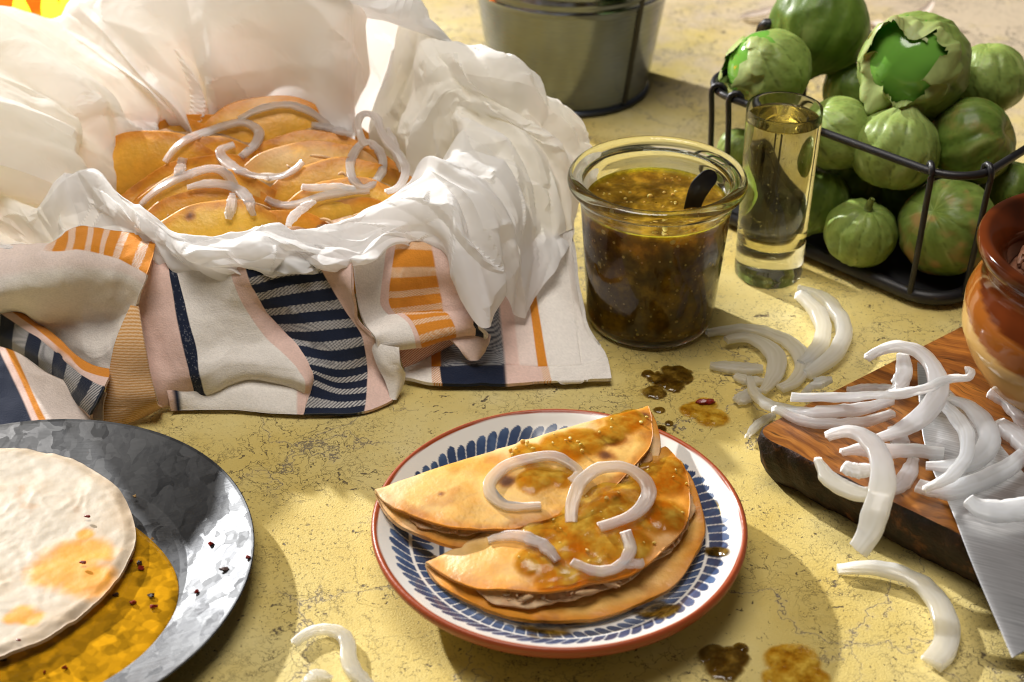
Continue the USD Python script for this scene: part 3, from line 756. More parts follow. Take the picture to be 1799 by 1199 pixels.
# ------------------------------------------------------------------ tacos
CORN, CORN2, TOAST, CHAR = np.array((.76, .45, .125)), np.array((.68, .29, .03)), np.array((.42, .15, .025)), np.array((.10, .03, .010))


class Taco:
    def __init__(s, loc, X, q, h, R, fr=.0075, op_u=.05, op_l=0.0, bulge=.006, shift=.006, seed=0, orange=.0, spots=(), qs=1.0):
        s.loc, s.X, s.q, s.h, s.R, s.seed = np.array(loc), unit(X), unit(q), unit(h), R, seed
        nr, na = (70, 240) if R > .0755 else (44, 150)
        rho = np.r_[np.linspace(0.001, .88, nr - 16), np.linspace(.89, 1, 16)]
        phi = np.linspace(0, 2 * math.pi, na)
        Rh, Ph = np.meshgrid(rho, phi, indexing='ij')
        rng = np.random.default_rng(seed)
        wob = 1 + .018 * np.sin(3 * Ph + rng.uniform(0, 6)) + .008 * np.sin(11 * Ph + rng.uniform(0, 6))
        x = R * Rh * np.cos(Ph) * wob
        y = R * Rh * np.sin(Ph) * wob * qs - shift
        e = np.clip(1 - (x / R) ** 2, 0, 1)
        f = fr * (.35 + .65 * e)
        a = math.pi * f / 2
        ang = np.clip(y / f, -math.pi / 2, math.pi / 2)
        over = np.sign(y) * np.maximum(np.abs(y) - a, 0)
        up = y > 0
        op = np.where(up, op_u, -op_l)
        Q = f * (1 - np.cos(ang)) + np.abs(over) * np.cos(op)
        Hh = f * np.sin(ang) + np.abs(over) * np.sin(op)
        s.qs = qs
        t = np.clip(Q / (R * .9 * qs), 0, 1)
        Hh += np.where(up, bulge * np.sin(math.pi * t ** .8) * e, -.002 * np.sin(math.pi * t) * e)
        n3 = np.stack([x, y, 0 * x], -1)
        Hh += (fbm(n3 * 38 + seed * 3.1, 3) - .5) * .0042 * smoothstep(.0, .4, Rh)
        Hh += (fbm(n3 * 120 + seed, 2) - .5) * .0016 * smoothstep(.8, 1, Rh)
        s.x, s.y, s.Q, s.H, s.Rh, s.Ph = x, y, Q, Hh, Rh, Ph
        s.P = s.to_world(x, Q, Hh)
        # colour
        n = fbm(n3 * 55 + seed, 4)
        bowl = R < .075
        c = mixc(np.broadcast_to(CORN * ([.98, .94, .36] if bowl else [1, 1, 1]), n3.shape), CORN2 * ([.96, .90, .44] if bowl else [1, 1, 1]), np.clip(smoothstep(.35, .7, n) * (.15 if bowl else .7) + orange, 0, 1))
        edge = smoothstep(.84 if bowl else .90, 1.0, Rh + .05 * (fbm(n3 * 90 + 5, 3) - .5))
        c = mixc(c, CORN2 * ([.85, .62, .35] if bowl else [.95, .75, .45]), edge * .85)
        c = mixc(c, TOAST, smoothstep(.55, .75, fbm(n3 * 150 + seed * 2, 3)) * edge * .8)
        m = smoothstep(.60, .76, fbm(n3 * 80 + seed * 5 + 9, 4))
        c = mixc(c, TOAST * 1.25, m * (.10 if bowl else .5))
        pale = smoothstep(.52, .7, fbm(n3 * 24 + seed * 11, 3))
        c = mixc(c, (.82, .66, .40), pale * .5 * (1 - orange))
        for sx, sy, sr in spots:
            d = np.hypot(x - sx * R, y - sy * R) / (sr * R) + .9 * (fbm(n3 * 160 + 3, 3) - .5)
            c = mixc(c, TOAST, smoothstep(1.2, .5, d) * .9)
            c = mixc(c, CHAR, smoothstep(.75, .2, d) * .9)
        s.col = c

    def to_world(s, x, q, h):
        return s.loc + x[..., None] * s.X + q[..., None] * s.q + h[..., None] * s.h

    def build(s, name, label, group=None, shreds=30, fill=.92):
        t = thing(name, label, 'taco', s.loc, group)
        n = grid_normals(s.P)
        th = .0019 if s.R > .075 else .0026
        nr, na = s.P.shape[:2]
        # make sure the outer side is the upper one
        upm = s.y > .3 * s.R
        sg = 1 if (n[upm] @ s.h).mean() > 0 else -1
        A, B = s.P + n * sg * th / 2, s.P - n * sg * th / 2
        q = tri(quads(nr, na))
        N = nr * na
        if sg < 0:
            q = q[:, ::-1]
        i = (nr - 1) * na + np.arange(na - 1)
        side = np.vstack([np.stack([i, i + N, i + 1 + N], 1), np.stack([i, i + 1 + N, i + 1], 1)])
        m = trimesh.Trimesh(np.vstack([A.reshape(-1, 3), B.reshape(-1, 3)]), np.vstack([q, q[:, ::-1] + N, side]), process=False)
        s.mesh = m
        part(t, 'tortilla', m, M['tortilla'], True, np.vstack([s.col.reshape(-1, 3)] * 2))
        # filling: a lumpy half disc between the two sides, with loose shreds along the opening
        rng = np.random.default_rng(s.seed + 50)
        nu, nv = 90, 40
        aa, bb = np.meshgrid(np.linspace(0, 2 * math.pi, nu, endpoint=False), np.linspace(-math.pi / 2, math.pi / 2, nv), indexing='ij')
        X = np.cos(bb) * np.cos(aa)
        Yq = np.cos(bb) * np.sin(aa)
        Z = np.sin(bb)
        hmid = np.interp(.5, [0, 1], [0, 1]) * 0
        qx = s.R * fill * X * .93
        qq = s.R * s.qs * (.40 + .46 * Yq)
        lim = np.sqrt(np.clip(1 - (qx / s.R) ** 2, 0.02, 1)) * s.R * s.qs * .90
        qq = np.minimum(qq, lim + .002 * Yq)
        up_h = s.height_upper(qx, qq)
        hh = np.where(Z > 0, Z * np.maximum(up_h - .0035, .002), Z * .005)
        pt = s.to_world(qx, qq, hh)
        nn = unit(np.stack([X, Yq, Z], -1))
        pt = pt + (nn[..., :1] * s.X + nn[..., 1:2] * s.q) * ((fbm(pt * 130 + s.seed, 3) - .5) * .008)[..., None]
        fm = grid(pt, wrap_u=True)
        dk = 1.0 if s.R > .075 else .6
        fc = mixc(np.broadcast_to(np.array((.44, .22, .09)) * dk, pt.shape), np.array((.62, .40, .20)) * dk, smoothstep(.35, .65, fbm(pt * 150, 3)))
        fp = part(t, 'filling', fm, M['meat'], True, fc.reshape(-1, 3))
        ms = []
        for _ in range(shreds):
            x0 = rng.uniform(-.75, .75) * s.R
            q0 = s.qs * np.sqrt(max(s.R ** 2 - x0 ** 2, 0)) * rng.uniform(.72, .88)
            h0 = rng.uniform(-.2, .7) * max(float(s.height_upper(np.array(x0), np.array(q0))), .004)
            d = rng.normal(0, 1, 3) * [1, .7, .25]
            ln = rng.uniform(.004, .010)
            p0 = np.array([x0, q0, h0])
            pts = np.array([p0 - d * ln * .4, p0 + rng.normal(0, .0012, 3), p0 + d * ln * .4])
            w = s.to_world(pts[:, 0], pts[:, 1], pts[:, 2])
            ms.append(tube(spline(w, 7), rng.uniform(.0005, .0012) * np.array([.5, .9, 1, 1, 1, .9, .4]), 6))
        if ms:
            sm = cat_meshes(ms)
            part(fp, 'shred', sm, M['meat'], True, np.tile((.56, .34, .17), (len(sm.vertices), 1)), kind='stuff')
        return t

    def height_upper(s, x, q):
        m = s.y > 0
        from scipy.spatial import cKDTree
        if not hasattr(s, 'tree'):
            s.tree = cKDTree(np.stack([s.x[m], s.Q[m]], 1))
            s.hu = s.H[m]
        d, i = s.tree.query(np.stack([np.asarray(x), np.asarray(q)], -1))
        return s.hu[i]


ALL_BOWL, bowl_mesh = [], []


def build_bowl_tacos():
    G = 'tacos packed in the paper-lined basket'
    specs = [  # apex px, py, z, R, roll(deg), label, seed, orange, spots
        (465, 160, .090, .074, 0, 'rearmost folded taco at the back of the basket, broad arc against the paper', 1, .5, ()),
        (258, 212, .084, .070, 14, 'dark toasted taco behind the left rear one, only its rim showing', 2, .6, ((.0, .95, .06),)),
        (322, 214, .085, .074, 9, 'large golden taco at the left rear of the basket', 3, .4, ((-.85, .4, .10),)),
        (548, 206, .082, .060, -4, 'taco under the rear onion strip at right of the basket', 14, .5, ()),
        (545, 232, .081, .064, -2, 'orange taco behind the long curled onion strip at right', 4, .45, ()),
        (562, 262, .080, .066, 4, 'golden taco in the middle of the right row in the basket', 5, .35, ()),
        (330, 282, .080, .072, 10, 'golden taco with a dark spot in the middle of the left row', 6, .4, ((-.6, .62, .08),)),
        (608, 292, .079, .064, 4, 'smooth yellow taco beneath the looped onion ring', 7, .15, ()),
        (325, 310, .076, .062, 12, 'thin edge of taco showing left of the front onion strips', 8, .5, ()),
        (358, 334, .075, .060, 10, 'pale blistered taco at the front left with one brown spot', 9, -.2, ((-.15, .75, .07),)),
        (470, 384, .072, .056, 8, 'dark orange taco at the front middle against the paper', 10, .9, ()),
        (600, 362, .073, .054, 14, 'taco at the front right half hidden by the paper rim', 11, .35, ()),
    ]
    for px, py, z, R, roll, label, seed, og, spots in specs:
        vr = np.random.default_rng(seed + 90)
        a = math.radians(55 + vr.uniform(-9, 9))
        rl = math.radians(roll)
        yw = math.radians(vr.uniform(-13, 13))
        X0 = np.array([math.cos(yw), math.sin(yw), 0])
        q0 = np.array([-math.sin(yw) * math.cos(a), math.cos(yw) * math.cos(a), math.sin(a)])
        X = X0 * math.cos(rl) + q0 * math.sin(rl)
        q = q0 * math.cos(rl) - X0 * math.sin(rl)
        h = np.cross(X, q)
        apex = P(px, py, z)
        t = Taco(apex - q * R * .98, X, q, h, R, fr=.0072, op_u=.15, op_l=.10, bulge=.013, shift=.007, seed=seed, orange=og, spots=spots)
        t.build('bowl_taco', label, G, shreds=6, fill=.80)
        ALL_BOWL.append(t)
        bowl_mesh.append(t.mesh)


build_bowl_tacos()

# ------------------------------------------------------------------ ceramic plate
PC = np.array([.0242, .6232, 0])
PK = .985
PR = .0968
PLATE_Z = .031


def plate_profile():
    inner = [(0, .0075), (.03, .0076), (.050, .0085), (.060, .0108), (.070, .0150), (.080, .0205), (.088, .0254), (.0935, .0290), (.0955, .0303)]
    return inner


def build_plate():
    t = thing('ceramic_plate', 'small round plate painted with blue leaves, terracotta rim, holding two tacos', 'plate', PC)
    pr = np.array(plate_profile())
    rr = np.linspace(0.0005, .0955, 170)
    zz = PchipInterpolator(pr[:, 0], pr[:, 1])(rr)
    n = 1100
    th = np.linspace(0, 2 * math.pi, n, endpoint=False)
    Rr, Th = np.meshgrid(rr, th, indexing='ij')
    x = Rr / PR
    p3 = np.stack([Rr * np.cos(Th), Rr * np.sin(Th), 0 * Rr], -1)
    white = np.broadcast_to(np.array((.80, .77, .72)), p3.shape) * (1 + .05 * (fbm(p3 * 60, 3) - .5))[..., None]
    NP = 78
    warp = .10 * (fbm(p3 * 70, 2) - .5)

    def petals(rs, re, slant, ph, seed):
        """alpha of one ring of brush strokes between radii rs and re"""
        lo, hi = min(rs, re), max(rs, re)
        f = (x - rs) / (re - rs)                                      # 0 at the spine, 1 at the tip
        c = Th / (2 * math.pi) * NP + ph + slant * np.clip(f, -.2, 1.2) + warp
        idx = np.floor(c) % NP
        rng = np.random.default_rng(seed)
        ln, tone, wd = rng.uniform(.86, 1.06, NP), rng.uniform(0, 1, NP), rng.uniform(.455, .49, NP)
        i = idx.astype(int)
        u = np.abs(c - np.floor(c) - .5)
        L = ln[i]
        w = wd[i] * np.sqrt(np.clip(1 - np.clip((f - (L - .34)) / .34, 0, 1) ** 2, 0, 1)) * (.9 + .1 * smoothstep(0, .2, f))
        al = smoothstep(.0, .03, w - u) * smoothstep(.02, .06, f) * (f < L)
        return al, tone[i], f, u
    dark, mid, light = np.array((.008, .022, .075)), np.array((.028, .070, .18)), np.array((.14, .23, .40))
    col = white
    for rs, re, sl, ph, sd in ((.812, .918, .95, 0.0, 1), (.802, .685, .40, .35, 2)):
        al, tn, f, u = petals(rs, re, sl, ph, sd)
        wc = fbm(p3 * 170 + sd, 3)
        ink = mixc(mixc(np.broadcast_to(dark, p3.shape), mid, np.clip(.25 + .7 * tn * wc * 1.6, 0, 1)), light, np.clip(smoothstep(.55, 1.05, f) * .35 * tn + smoothstep(.55, .75, wc) * .2, 0, 1))
        col = mixc(col, ink, al * .97)
    ring = smoothstep(.006, .002, np.abs(x - .640 - .01 * (fbm(p3 * 30, 2) - .5)) - .010)
    col = mixc(col, mid * .7, ring * .95)
    # flower in the well
    c2 = Th / (2 * math.pi) * 12
    u2 = np.abs(c2 - np.floor(c2) - .5)
    pet = smoothstep(0, .04, .42 * np.sin(np.clip((x - .08) / .52, 0, 1) * math.pi) ** .5 - u2) * (x > .08) * (x < .60)
    rib = smoothstep(.03, .05, u2)
    col = mixc(col, dark, pet * rib * .95)
    rim = smoothstep(.0945, .0950, Rr + .0003 * np.sin(Th * 9))
    col = mixc(col, (.30, .055, .014), rim)
    Pt = np.stack([Rr * np.cos(Th), Rr * np.sin(Th), np.broadcast_to(zz[:, None], Rr.shape)], -1) * [PK, PK, 1] + PC
    m = grid(np.transpose(Pt, (1, 0, 2)), wrap_u=True)
    part(t, 'painted_face', m, M['plate'], True, np.transpose(col, (1, 0, 2)).reshape(-1, 3))
    part(t, 'terracotta_rim', lathe([(r_ * PK, z_) for r_, z_ in [(.0955, .0303), (.0962, .0308), (.0972, .0306), (.0981, .0296), (.0983, .0282), (.0978, .0262), (.0966, .0243), (.0950, .0228)]], 200, PC), M['terracotta'])
    part(t, 'underside', lathe([(r_ * PK, z_) for r_, z_ in [(.0950, .0228), (.088, .0168), (.078, .0100), (.066, .0055), (.058, .0040), (.055, .0008), (.052, .0006), (.050, .003), (0, .003)]], 160, PC), simple('plate_underside', (.74, .70, .64), .25))
    return m


plate_mesh = build_plate()

# ------------------------------------------------------------------ the two tacos on the plate
def plate_taco(a, b, droop, **kw):
    X = unit(b - a)
    R = np.linalg.norm(b - a) / 2 * 1.02
    q = unit(np.array([X[1], -X[0], 0]))
    q = q * math.cos(droop) + np.array([0, 0, -1]) * math.sin(droop)
    q = unit(q - X * (q @ X))
    h = np.cross(q, X)
    if h[2] < 0:
        h = -h
    return Taco((a + b) / 2, X, q, h, R, **kw)


tacoB = plate_taco(P(755, 990, .022), P(1170, 790, .033), math.radians(3), fr=.0052, op_u=.0, op_l=.0, bulge=.006, shift=.006, seed=21, orange=.25, spots=((-.35, .42, .10), (.30, .38, .05)))
tB = tacoB.build('plate_taco', 'front taco on the blue plate, spooned with green salsa and onion rings', 'two tacos on the blue plate', shreds=70)
tacoA = plate_taco(P(658, 866, .034), P(1130, 720, .042), math.radians(5), qs=.80, fr=.0042, op_u=.0, op_l=.0, bulge=.0045, shift=.003, seed=22, orange=.05, spots=((-.19, .40, .075), (.60, .27, .10), (.50, .42, .085), (.95, .10, .07), (-.62, .30, .03)))
tA = tacoA.build('plate_taco', 'rear taco on the blue plate, pale with charred spots, tip above the rim', 'two tacos on the blue plate', shreds=70)


# ------------------------------------------------------------------ ray helper: what lies under a place of the photograph
class Under:
    def __init__(s, meshes):
        s.m = [trimesh.Trimesh(m.vertices, m.faces, process=False) for m in meshes]
        s.m = trimesh.util.concatenate(s.m) if len(s.m) > 1 else s.m[0]

    def hit(s, pts):
        D = np.array([ray(*p) for p in pts])
        O = np.tile([0, 0, CAMH], (len(pts), 1)).astype(float)
        loc, ri, _ = s.m.ray.intersects_location(O, D, multiple_hits=True)
        t = np.full(len(pts), np.inf)
        d = np.linalg.norm(loc - O[0], axis=1)
        np.minimum.at(t, ri, d)
        return t, D


def strip_path(px, n=60, z=None, under=None, lift=.0, closed=False, smooth=3.0):
    pp = spline(np.array(px)[:, :2], n, closed)
    if under is not None:
        t, D = under.hit(pp)
        bad = ~np.isfinite(t)
        if bad.all():
            raise ValueError('no hit')
        if bad.any():
            t[bad] = np.interp(np.flatnonzero(bad), np.flatnonzero(~bad), t[~bad])
        t = gaussian_filter1d(t, smooth, mode='wrap' if closed else 'nearest')
        return np.array([0, 0, CAMH]) + D * t[:, None] + [0, 0, lift]
    zs = np.interp(np.linspace(0, 1, n), np.linspace(0, 1, len(z)), z) if np.ndim(z) else np.full(n, z)
    return np.array([P(a, b, c) for (a, b), c in zip(pp, zs)])


def onion_mesh(path, width, height, closed=False, lean=0.0, taper=(.85, .85), seed=0):
    """a curved onion strip: rounded, slightly dished cross-section swept along the path"""
    n = len(path)
    t = unit(np.gradient(path, axis=0)) if not closed else unit(np.roll(path, -1, 0) - np.roll(path, 1, 0))
    up = np.array([0, 0, 1.0])
    side = unit(np.cross(t, up))
    for i in range(1, n):
        if side[i] @ side[i - 1] < 0:
            side[i] = -side[i]
    nor = unit(np.cross(side, t))
    if nor[:, 2].mean() < 0:
        nor = -nor
    cl, sl = math.cos(lean), math.sin(lean)
    side, nor = side * cl + nor * sl, nor * cl - side * sl
    tp = np.linspace(-.86, .86, 9)
    sx = np.r_[tp[::-1], -.97, -1, -1, -.97, tp, .97, 1, 1, .97]
    sy = np.r_[np.ones(9), .88, .5, -.5, -.88, -np.ones(9), -.88, -.5, .5, .88]
    k = len(sx)
    u = np.linspace(0, 1, n)
    prof = np.ones(n) if closed else np.minimum(taper[0] + (1 - taper[0]) * smoothstep(0, .3, u), taper[1] + (1 - taper[1]) * smoothstep(1, .7, u))
    wv = 1 + .12 * (noise(path * 70 + seed * 3.7) - .5) * 2
    wd = np.broadcast_to(width, (n,)) * prof * wv
    hd = height * np.sqrt(prof) * np.ones(n)
    wedge = .25 * math.sin(seed * 1.7)
    Pt = path[:, None] + side[:, None] * (sx[None] * wd[:, None] * .5)[..., None] + nor[:, None] * ((sy[None] * .5 * (1 + wedge * sx[None]) - .14 * sx[None] ** 2) * hd[:, None])[..., None]
    Pt = Pt + (fbm(Pt * 160 + seed, 2) - .5)[..., None] * .0009
    Pt = Pt + nor[:, None] * (np.sin(sx * 9 + seed)[None] * .00009 * (np.abs(sy[None]) > .5))[..., None] + side[:, None] * ((noise(np.stack(np.broadcast_arrays(u[:, None] * n * .22, sx[None] * .4 + seed * 5, 0 * wd[:, None]), -1)) - .5) * .0011)[..., None]
    m = grid(Pt, wrap_u=closed, wrap_v=True)
    streak = noise(np.stack([sx * 5 + seed * 9, sy * 4, 0 * sx], -1))[None] * .6 + .4 * noise(np.stack(np.broadcast_arrays(sx[None] * 9 + seed, (u * n * .10)[:, None], 0 * wd[:, None]), -1))
    col = mixc(np.broadcast_to((.90, .89, .85), Pt.shape), (.985, .98, .97), smoothstep(.25, .7, streak))
    line = np.zeros(k)
    line[[2 + seed % 3, 6]] = 1
    line[[15, 19]] = 1
    col = mixc(col, (.66, .645, .57), line[None] * .28 * smoothstep(.3, .6, noise(np.stack(np.broadcast_arrays((u * n * .12)[:, None] + seed, sx[None] * 3, 0 * wd[:, None]), -1)))).reshape(-1, 3)
    if not closed:
        i = np.arange(k)
        j = (i + 1) % k
        N = len(m.vertices)
        v = np.vstack([m.vertices, Pt[0], [Pt[0].mean(0)], Pt[-1], [Pt[-1].mean(0)]])
        f = np.vstack([m.faces, np.stack([N + j, N + i, np.full(k, N + k)], 1), np.stack([N + k + 1 + i, N + k + 1 + j, np.full(k, N + 2 * k + 1)], 1)])
        m = trimesh.Trimesh(v, f, process=False)
        col = np.vstack([col, np.tile((.88, .86, .80), (2 * k + 2, 1))])
    return m, col


onion_n = [0]


def onion(label, px, wpx, z=None, under=None, lift=.003, height=.0046, closed=False, lean=0.0, taper=(.85, .85), group=None, smooth=3.0, n=64):
    path = strip_path(px, n, z, under, lift, closed, smooth)
    height = height * .62
    rt = np.random.default_rng(onion_n[0] + 400)
    taper = (taper[0] * rt.uniform(.55, 1.1), taper[1] * rt.uniform(.55, 1.1)) if taper == (.85, .85) else taper
    sc = ppm(path.mean(0))
    w = np.interp(np.linspace(0, 1, n), np.linspace(0, 1, len(wpx)), wpx) if np.ndim(wpx) else np.full(n, wpx)
    onion_n[0] += 1
    m, col = onion_mesh(path, w / sc, height, closed, lean, taper, onion_n[0])
    if m.volume < 0:
        m = trimesh.Trimesh(m.vertices, m.faces[:, ::-1], process=False)
    single('onion_slice', label, 'onion slice', m, M['onion'], True, col, group=group)
    return m


# ------------------------------------------------------------------ onions in the basket
def bowl_onions():
    G = 'onion slices on the tacos in the basket'
    U = Under(bowl_mesh)
    A = dict(under=U, group=G, lift=.0035, height=.0042, smooth=4.0)
    onion('hooked onion strip over the large golden left taco', [(290, 292), (308, 268), (345, 245), (390, 230), (430, 223), (455, 238), (448, 262), (423, 284)], 19, **A)
    onion('long open onion curve in the middle of the basket', [(412, 262), (388, 274), (403, 296), (433, 312), (470, 319), (510, 311), (533, 293)], 19, **A)
    onion('onion strip curving along the rearmost taco', [(420, 218), (463, 198), (510, 193), (550, 207), (580, 229)], 18, **A)
    onion('short onion end lying right of the rear onion strip', [(548, 226), (580, 232), (613, 241)], 19, **A)
    onion('wavy onion strip from the left paper edge to the middle', [(247, 368), (270, 347), (300, 327), (337, 313), (378, 304), (404, 318), (416, 342)], 20, **A)
    onion('short upright onion piece at the left of the wavy strip', [(321, 286), (318, 302), (312, 324)], 17, **A)
    onion('onion arch over the pale blistered front taco', [(330, 338), (363, 331), (403, 335), (433, 354), (446, 388)], 22, **A)
    onion('short onion piece hanging under the front arch', [(410, 350), (407, 372), (402, 393)], 17, **A)
    onion('onion strip running along the front right paper rim', [(468, 357), (497, 368), (543, 360), (593, 347), (650, 344)], 20, **A)
    onion('onion end sticking up at the front beside the orange taco', [(506, 396), (514, 384), (528, 369), (552, 354)], 16, z=[.086, .085, .083, .082], group=G, height=.004)
    onion('ragged onion piece above the front right strip', [(531, 336), (560, 338), (590, 336), (625, 342)], 17, **A)
    A.update(height=.004)
    onion('looped onion ring standing at the right of the basket', [(644, 258), (622, 280), (617, 313), (638, 337), (664, 322), (673, 293), (660, 266)], 15, closed=True, **A)
    onion('tall thin onion loop leaning on the right paper fold', [(642, 256), (630, 225), (637, 201), (655, 202), (672, 233), (697, 267), (712, 300), (702, 326), (678, 337)], 16, z=[.090, .098, .102, .102, .098, .092, .086, .083, .082], group=G, height=.004)
    onion('flat onion strip inside the tall loop by the paper', [(682, 226), (690, 250), (700, 278), (708, 300)], 17, z=[.092, .090, .086, .080], group=G, height=.0035)


bowl_onions()


# ------------------------------------------------------------------ salsa and onions on the plate tacos
def sauce_on(taco, blobs, name, label, material, seed, base=.0002, gain=.0030):
    """salsa lying on the upper side of a taco; blobs: photo places (px, py, radius px)"""
    U = Under([taco.mesh])
    up = (taco.y > -.002)
    n = grid_normals(taco.P)
    if (n[taco.y > .3 * taco.R] @ taco.h).mean() < 0:
        n = -n
    S = taco.P + n * .00105
    T = np.full(S.shape[:2], -1.0)
    for px, py, r in blobs:
        t, D = U.hit([(px, py)])
        if not np.isfinite(t[0]):
            continue
        c = np.array([0, 0, CAMH]) + D[0] * t[0]
        rm = 1.2 * r / ppm(c)
        d = np.linalg.norm(S - c, axis=-1) / rm
        T = np.maximum(T, 1 - d)
    T = T + .55 * (fbm(S * 90 + seed, 4) - .5)
    T[~up] = -1
    T[-1] = np.minimum(T[-1], 0)
    h = np.clip(T, 0, .6)
    Pt = S + n * (base + gain * np.sqrt(h) * (.75 + .5 * fbm(S * 300, 2)) * (T > 0))[..., None] - n * (np.clip(-T, 0, 1) * .004)[..., None]
    q = quads(*Pt.shape[:2])
    keep = (T.reshape(-1)[q] > -.06).all(1)
    q = q[keep]
    ids, inv = np.unique(q, return_inverse=True)
    m = face_up(trimesh.Trimesh(Pt.reshape(-1, 3)[ids], tri(inv.reshape(-1, 4)), process=False))
    al = smoothstep(-.04, .30, T).reshape(-1)[ids]
    p = single(name, label, 'salsa', m, material, True, np.stack([al] * 3, 1))
    return S.reshape(-1, 3)[(T > .05).reshape(-1)], n.reshape(-1, 3)[(T > .05).reshape(-1)], m


def seeds(parent_label, S, N, count, seed, smin=.0008, smax=.0015, lift=.002, name='salsa_seeds'):
    rng = np.random.default_rng(seed)
    ms = []
    base = trimesh.creation.icosphere(2, 1.0)
    for i in rng.integers(0, len(S), count):
        b = base.copy()
        b.vertices *= rng.uniform(smin, smax) * np.array([1, rng.uniform(.7, 1), .55])
        b.apply_transform(trimesh.transformations.random_rotation_matrix(rng.random(3)))
        b.apply_translation(S[i] + N[i] * lift * .55)
        ms.append(b)
    return cat_meshes(ms)


def plate_toppings():
    S1, N1, mB = sauce_on(tacoB, [(990, 880, 60), (1005, 930, 62), (1000, 985, 58), (985, 1030, 42), (1060, 905, 60), (1110, 890, 60), (1060, 970, 60), (930, 985, 28), (960, 935, 40), (1150, 840, 45), (1165, 905, 40), (1100, 950, 40), (1180, 820, 25), (1040, 860, 50), (1080, 1000, 40), (1020, 1020, 40)],
                          'salsa_on_taco', 'green salsa spooned over the front taco', M['glaze_salsa'], 4, gain=.0022)
    single('seed_scatter', 'pale tomatillo seeds in the salsa on the front taco', 'seeds', seeds('', S1, N1, 60, 3), M['seed'], True, kind='stuff')
    S2, N2, mA = sauce_on(tacoA, [(985, 785, 40), (1020, 775, 34), (930, 800, 32), (1095, 745, 28), (1075, 765, 22), (930, 846, 26), (950, 836, 30), (985, 840, 24), (1110, 735, 22)],
                          'salsa_on_taco', 'thin amber salsa glaze on the rear taco', M['glaze_salsa'], 8, gain=.0016)
    single('seed_scatter', 'pale tomatillo seeds in the salsa on the rear taco', 'seeds', seeds('', S2, N2, 22, 5), M['seed'], True, kind='stuff')
    U = Under([tacoA.mesh, tacoB.mesh, plate_mesh, mA, mB])
    G = 'onion rings on the plate tacos'
    A = dict(under=U, group=G, lift=.0022, height=.0034, smooth=4.0)
    onion('oval open onion ring on the rear taco', [(950, 893), (915, 895), (875, 886), (859, 862), (880, 830), (925, 812), (967, 806), (1000, 818), (1016, 838), (1002, 852)], 23, **A)
    A2 = dict(A, smooth=11.0, lift=.0045)
    onion('large round onion ring bridging the two plate tacos', [(1003, 930), (1006, 892), (1018, 862), (1040, 840), (1079, 830), (1120, 843), (1140, 872), (1128, 902), (1095, 924), (1052, 938)], 25, **A2)
    onion('short onion curve at the left of the front taco', [(858, 955), (892, 947), (933, 953), (962, 970), (980, 990)], 24, **A)
    onion('onion curve below the round ring on the front taco', [(1098, 940), (1106, 972), (1086, 1000), (1042, 1008), (1005, 992)], 22, **A)
    onion('small onion end near the front edge of the front taco', [(1085, 1000), (1108, 996), (1130, 995)], 16, **A)
    # salsa run onto the plate
    UP = Under([plate_mesh])
    for k, (px, py, rx, lab) in enumerate(((965, 1097, 62, 'dark salsa pooled on the plate below the front taco'), (1150, 1072, 46, 'dark green salsa smear on the front right of the plate'), (1252, 970, 26, 'small green salsa smear on the right of the plate'))):
        g = np.linspace(-1.3, 1.3, 70)
        pts = [(px + a * rx, py + b * rx * .38) for a in g for b in g]
        t, D = UP.hit(pts)
        t[~np.isfinite(t)] = np.nanmedian(t[np.isfinite(t)])
        W = (np.array([0, 0, CAMH]) + D * t[:, None]).reshape(70, 70, 3)
        a, b = np.meshgrid(g, g, indexing='ij')
        T = 1 - np.hypot(a, b) + .9 * (fbm(W * 110 + k, 4) - .5)
        W[..., 2] += .0002 + .0016 * np.sqrt(np.clip(T, 0, .5)) - .0015 * np.clip(-T, 0, 1)
        q = quads(70, 70)
        q = q[(T.reshape(-1)[q] > -.1).all(1)]
        ids, inv = np.unique(q, return_inverse=True)
        single('salsa_smear', lab, 'salsa', face_up(trimesh.Trimesh(W.reshape(-1, 3)[ids], tri(inv.reshape(-1, 4)), process=False)), M['film_dark'], True, np.stack([smoothstep(-.1, .35, T).reshape(-1)[ids]] * 3, 1))


plate_toppings()


# ------------------------------------------------------------------ glass jar of salsa with a spoon
JC = np.array([.0900, .8628, 0])
JH = .1069


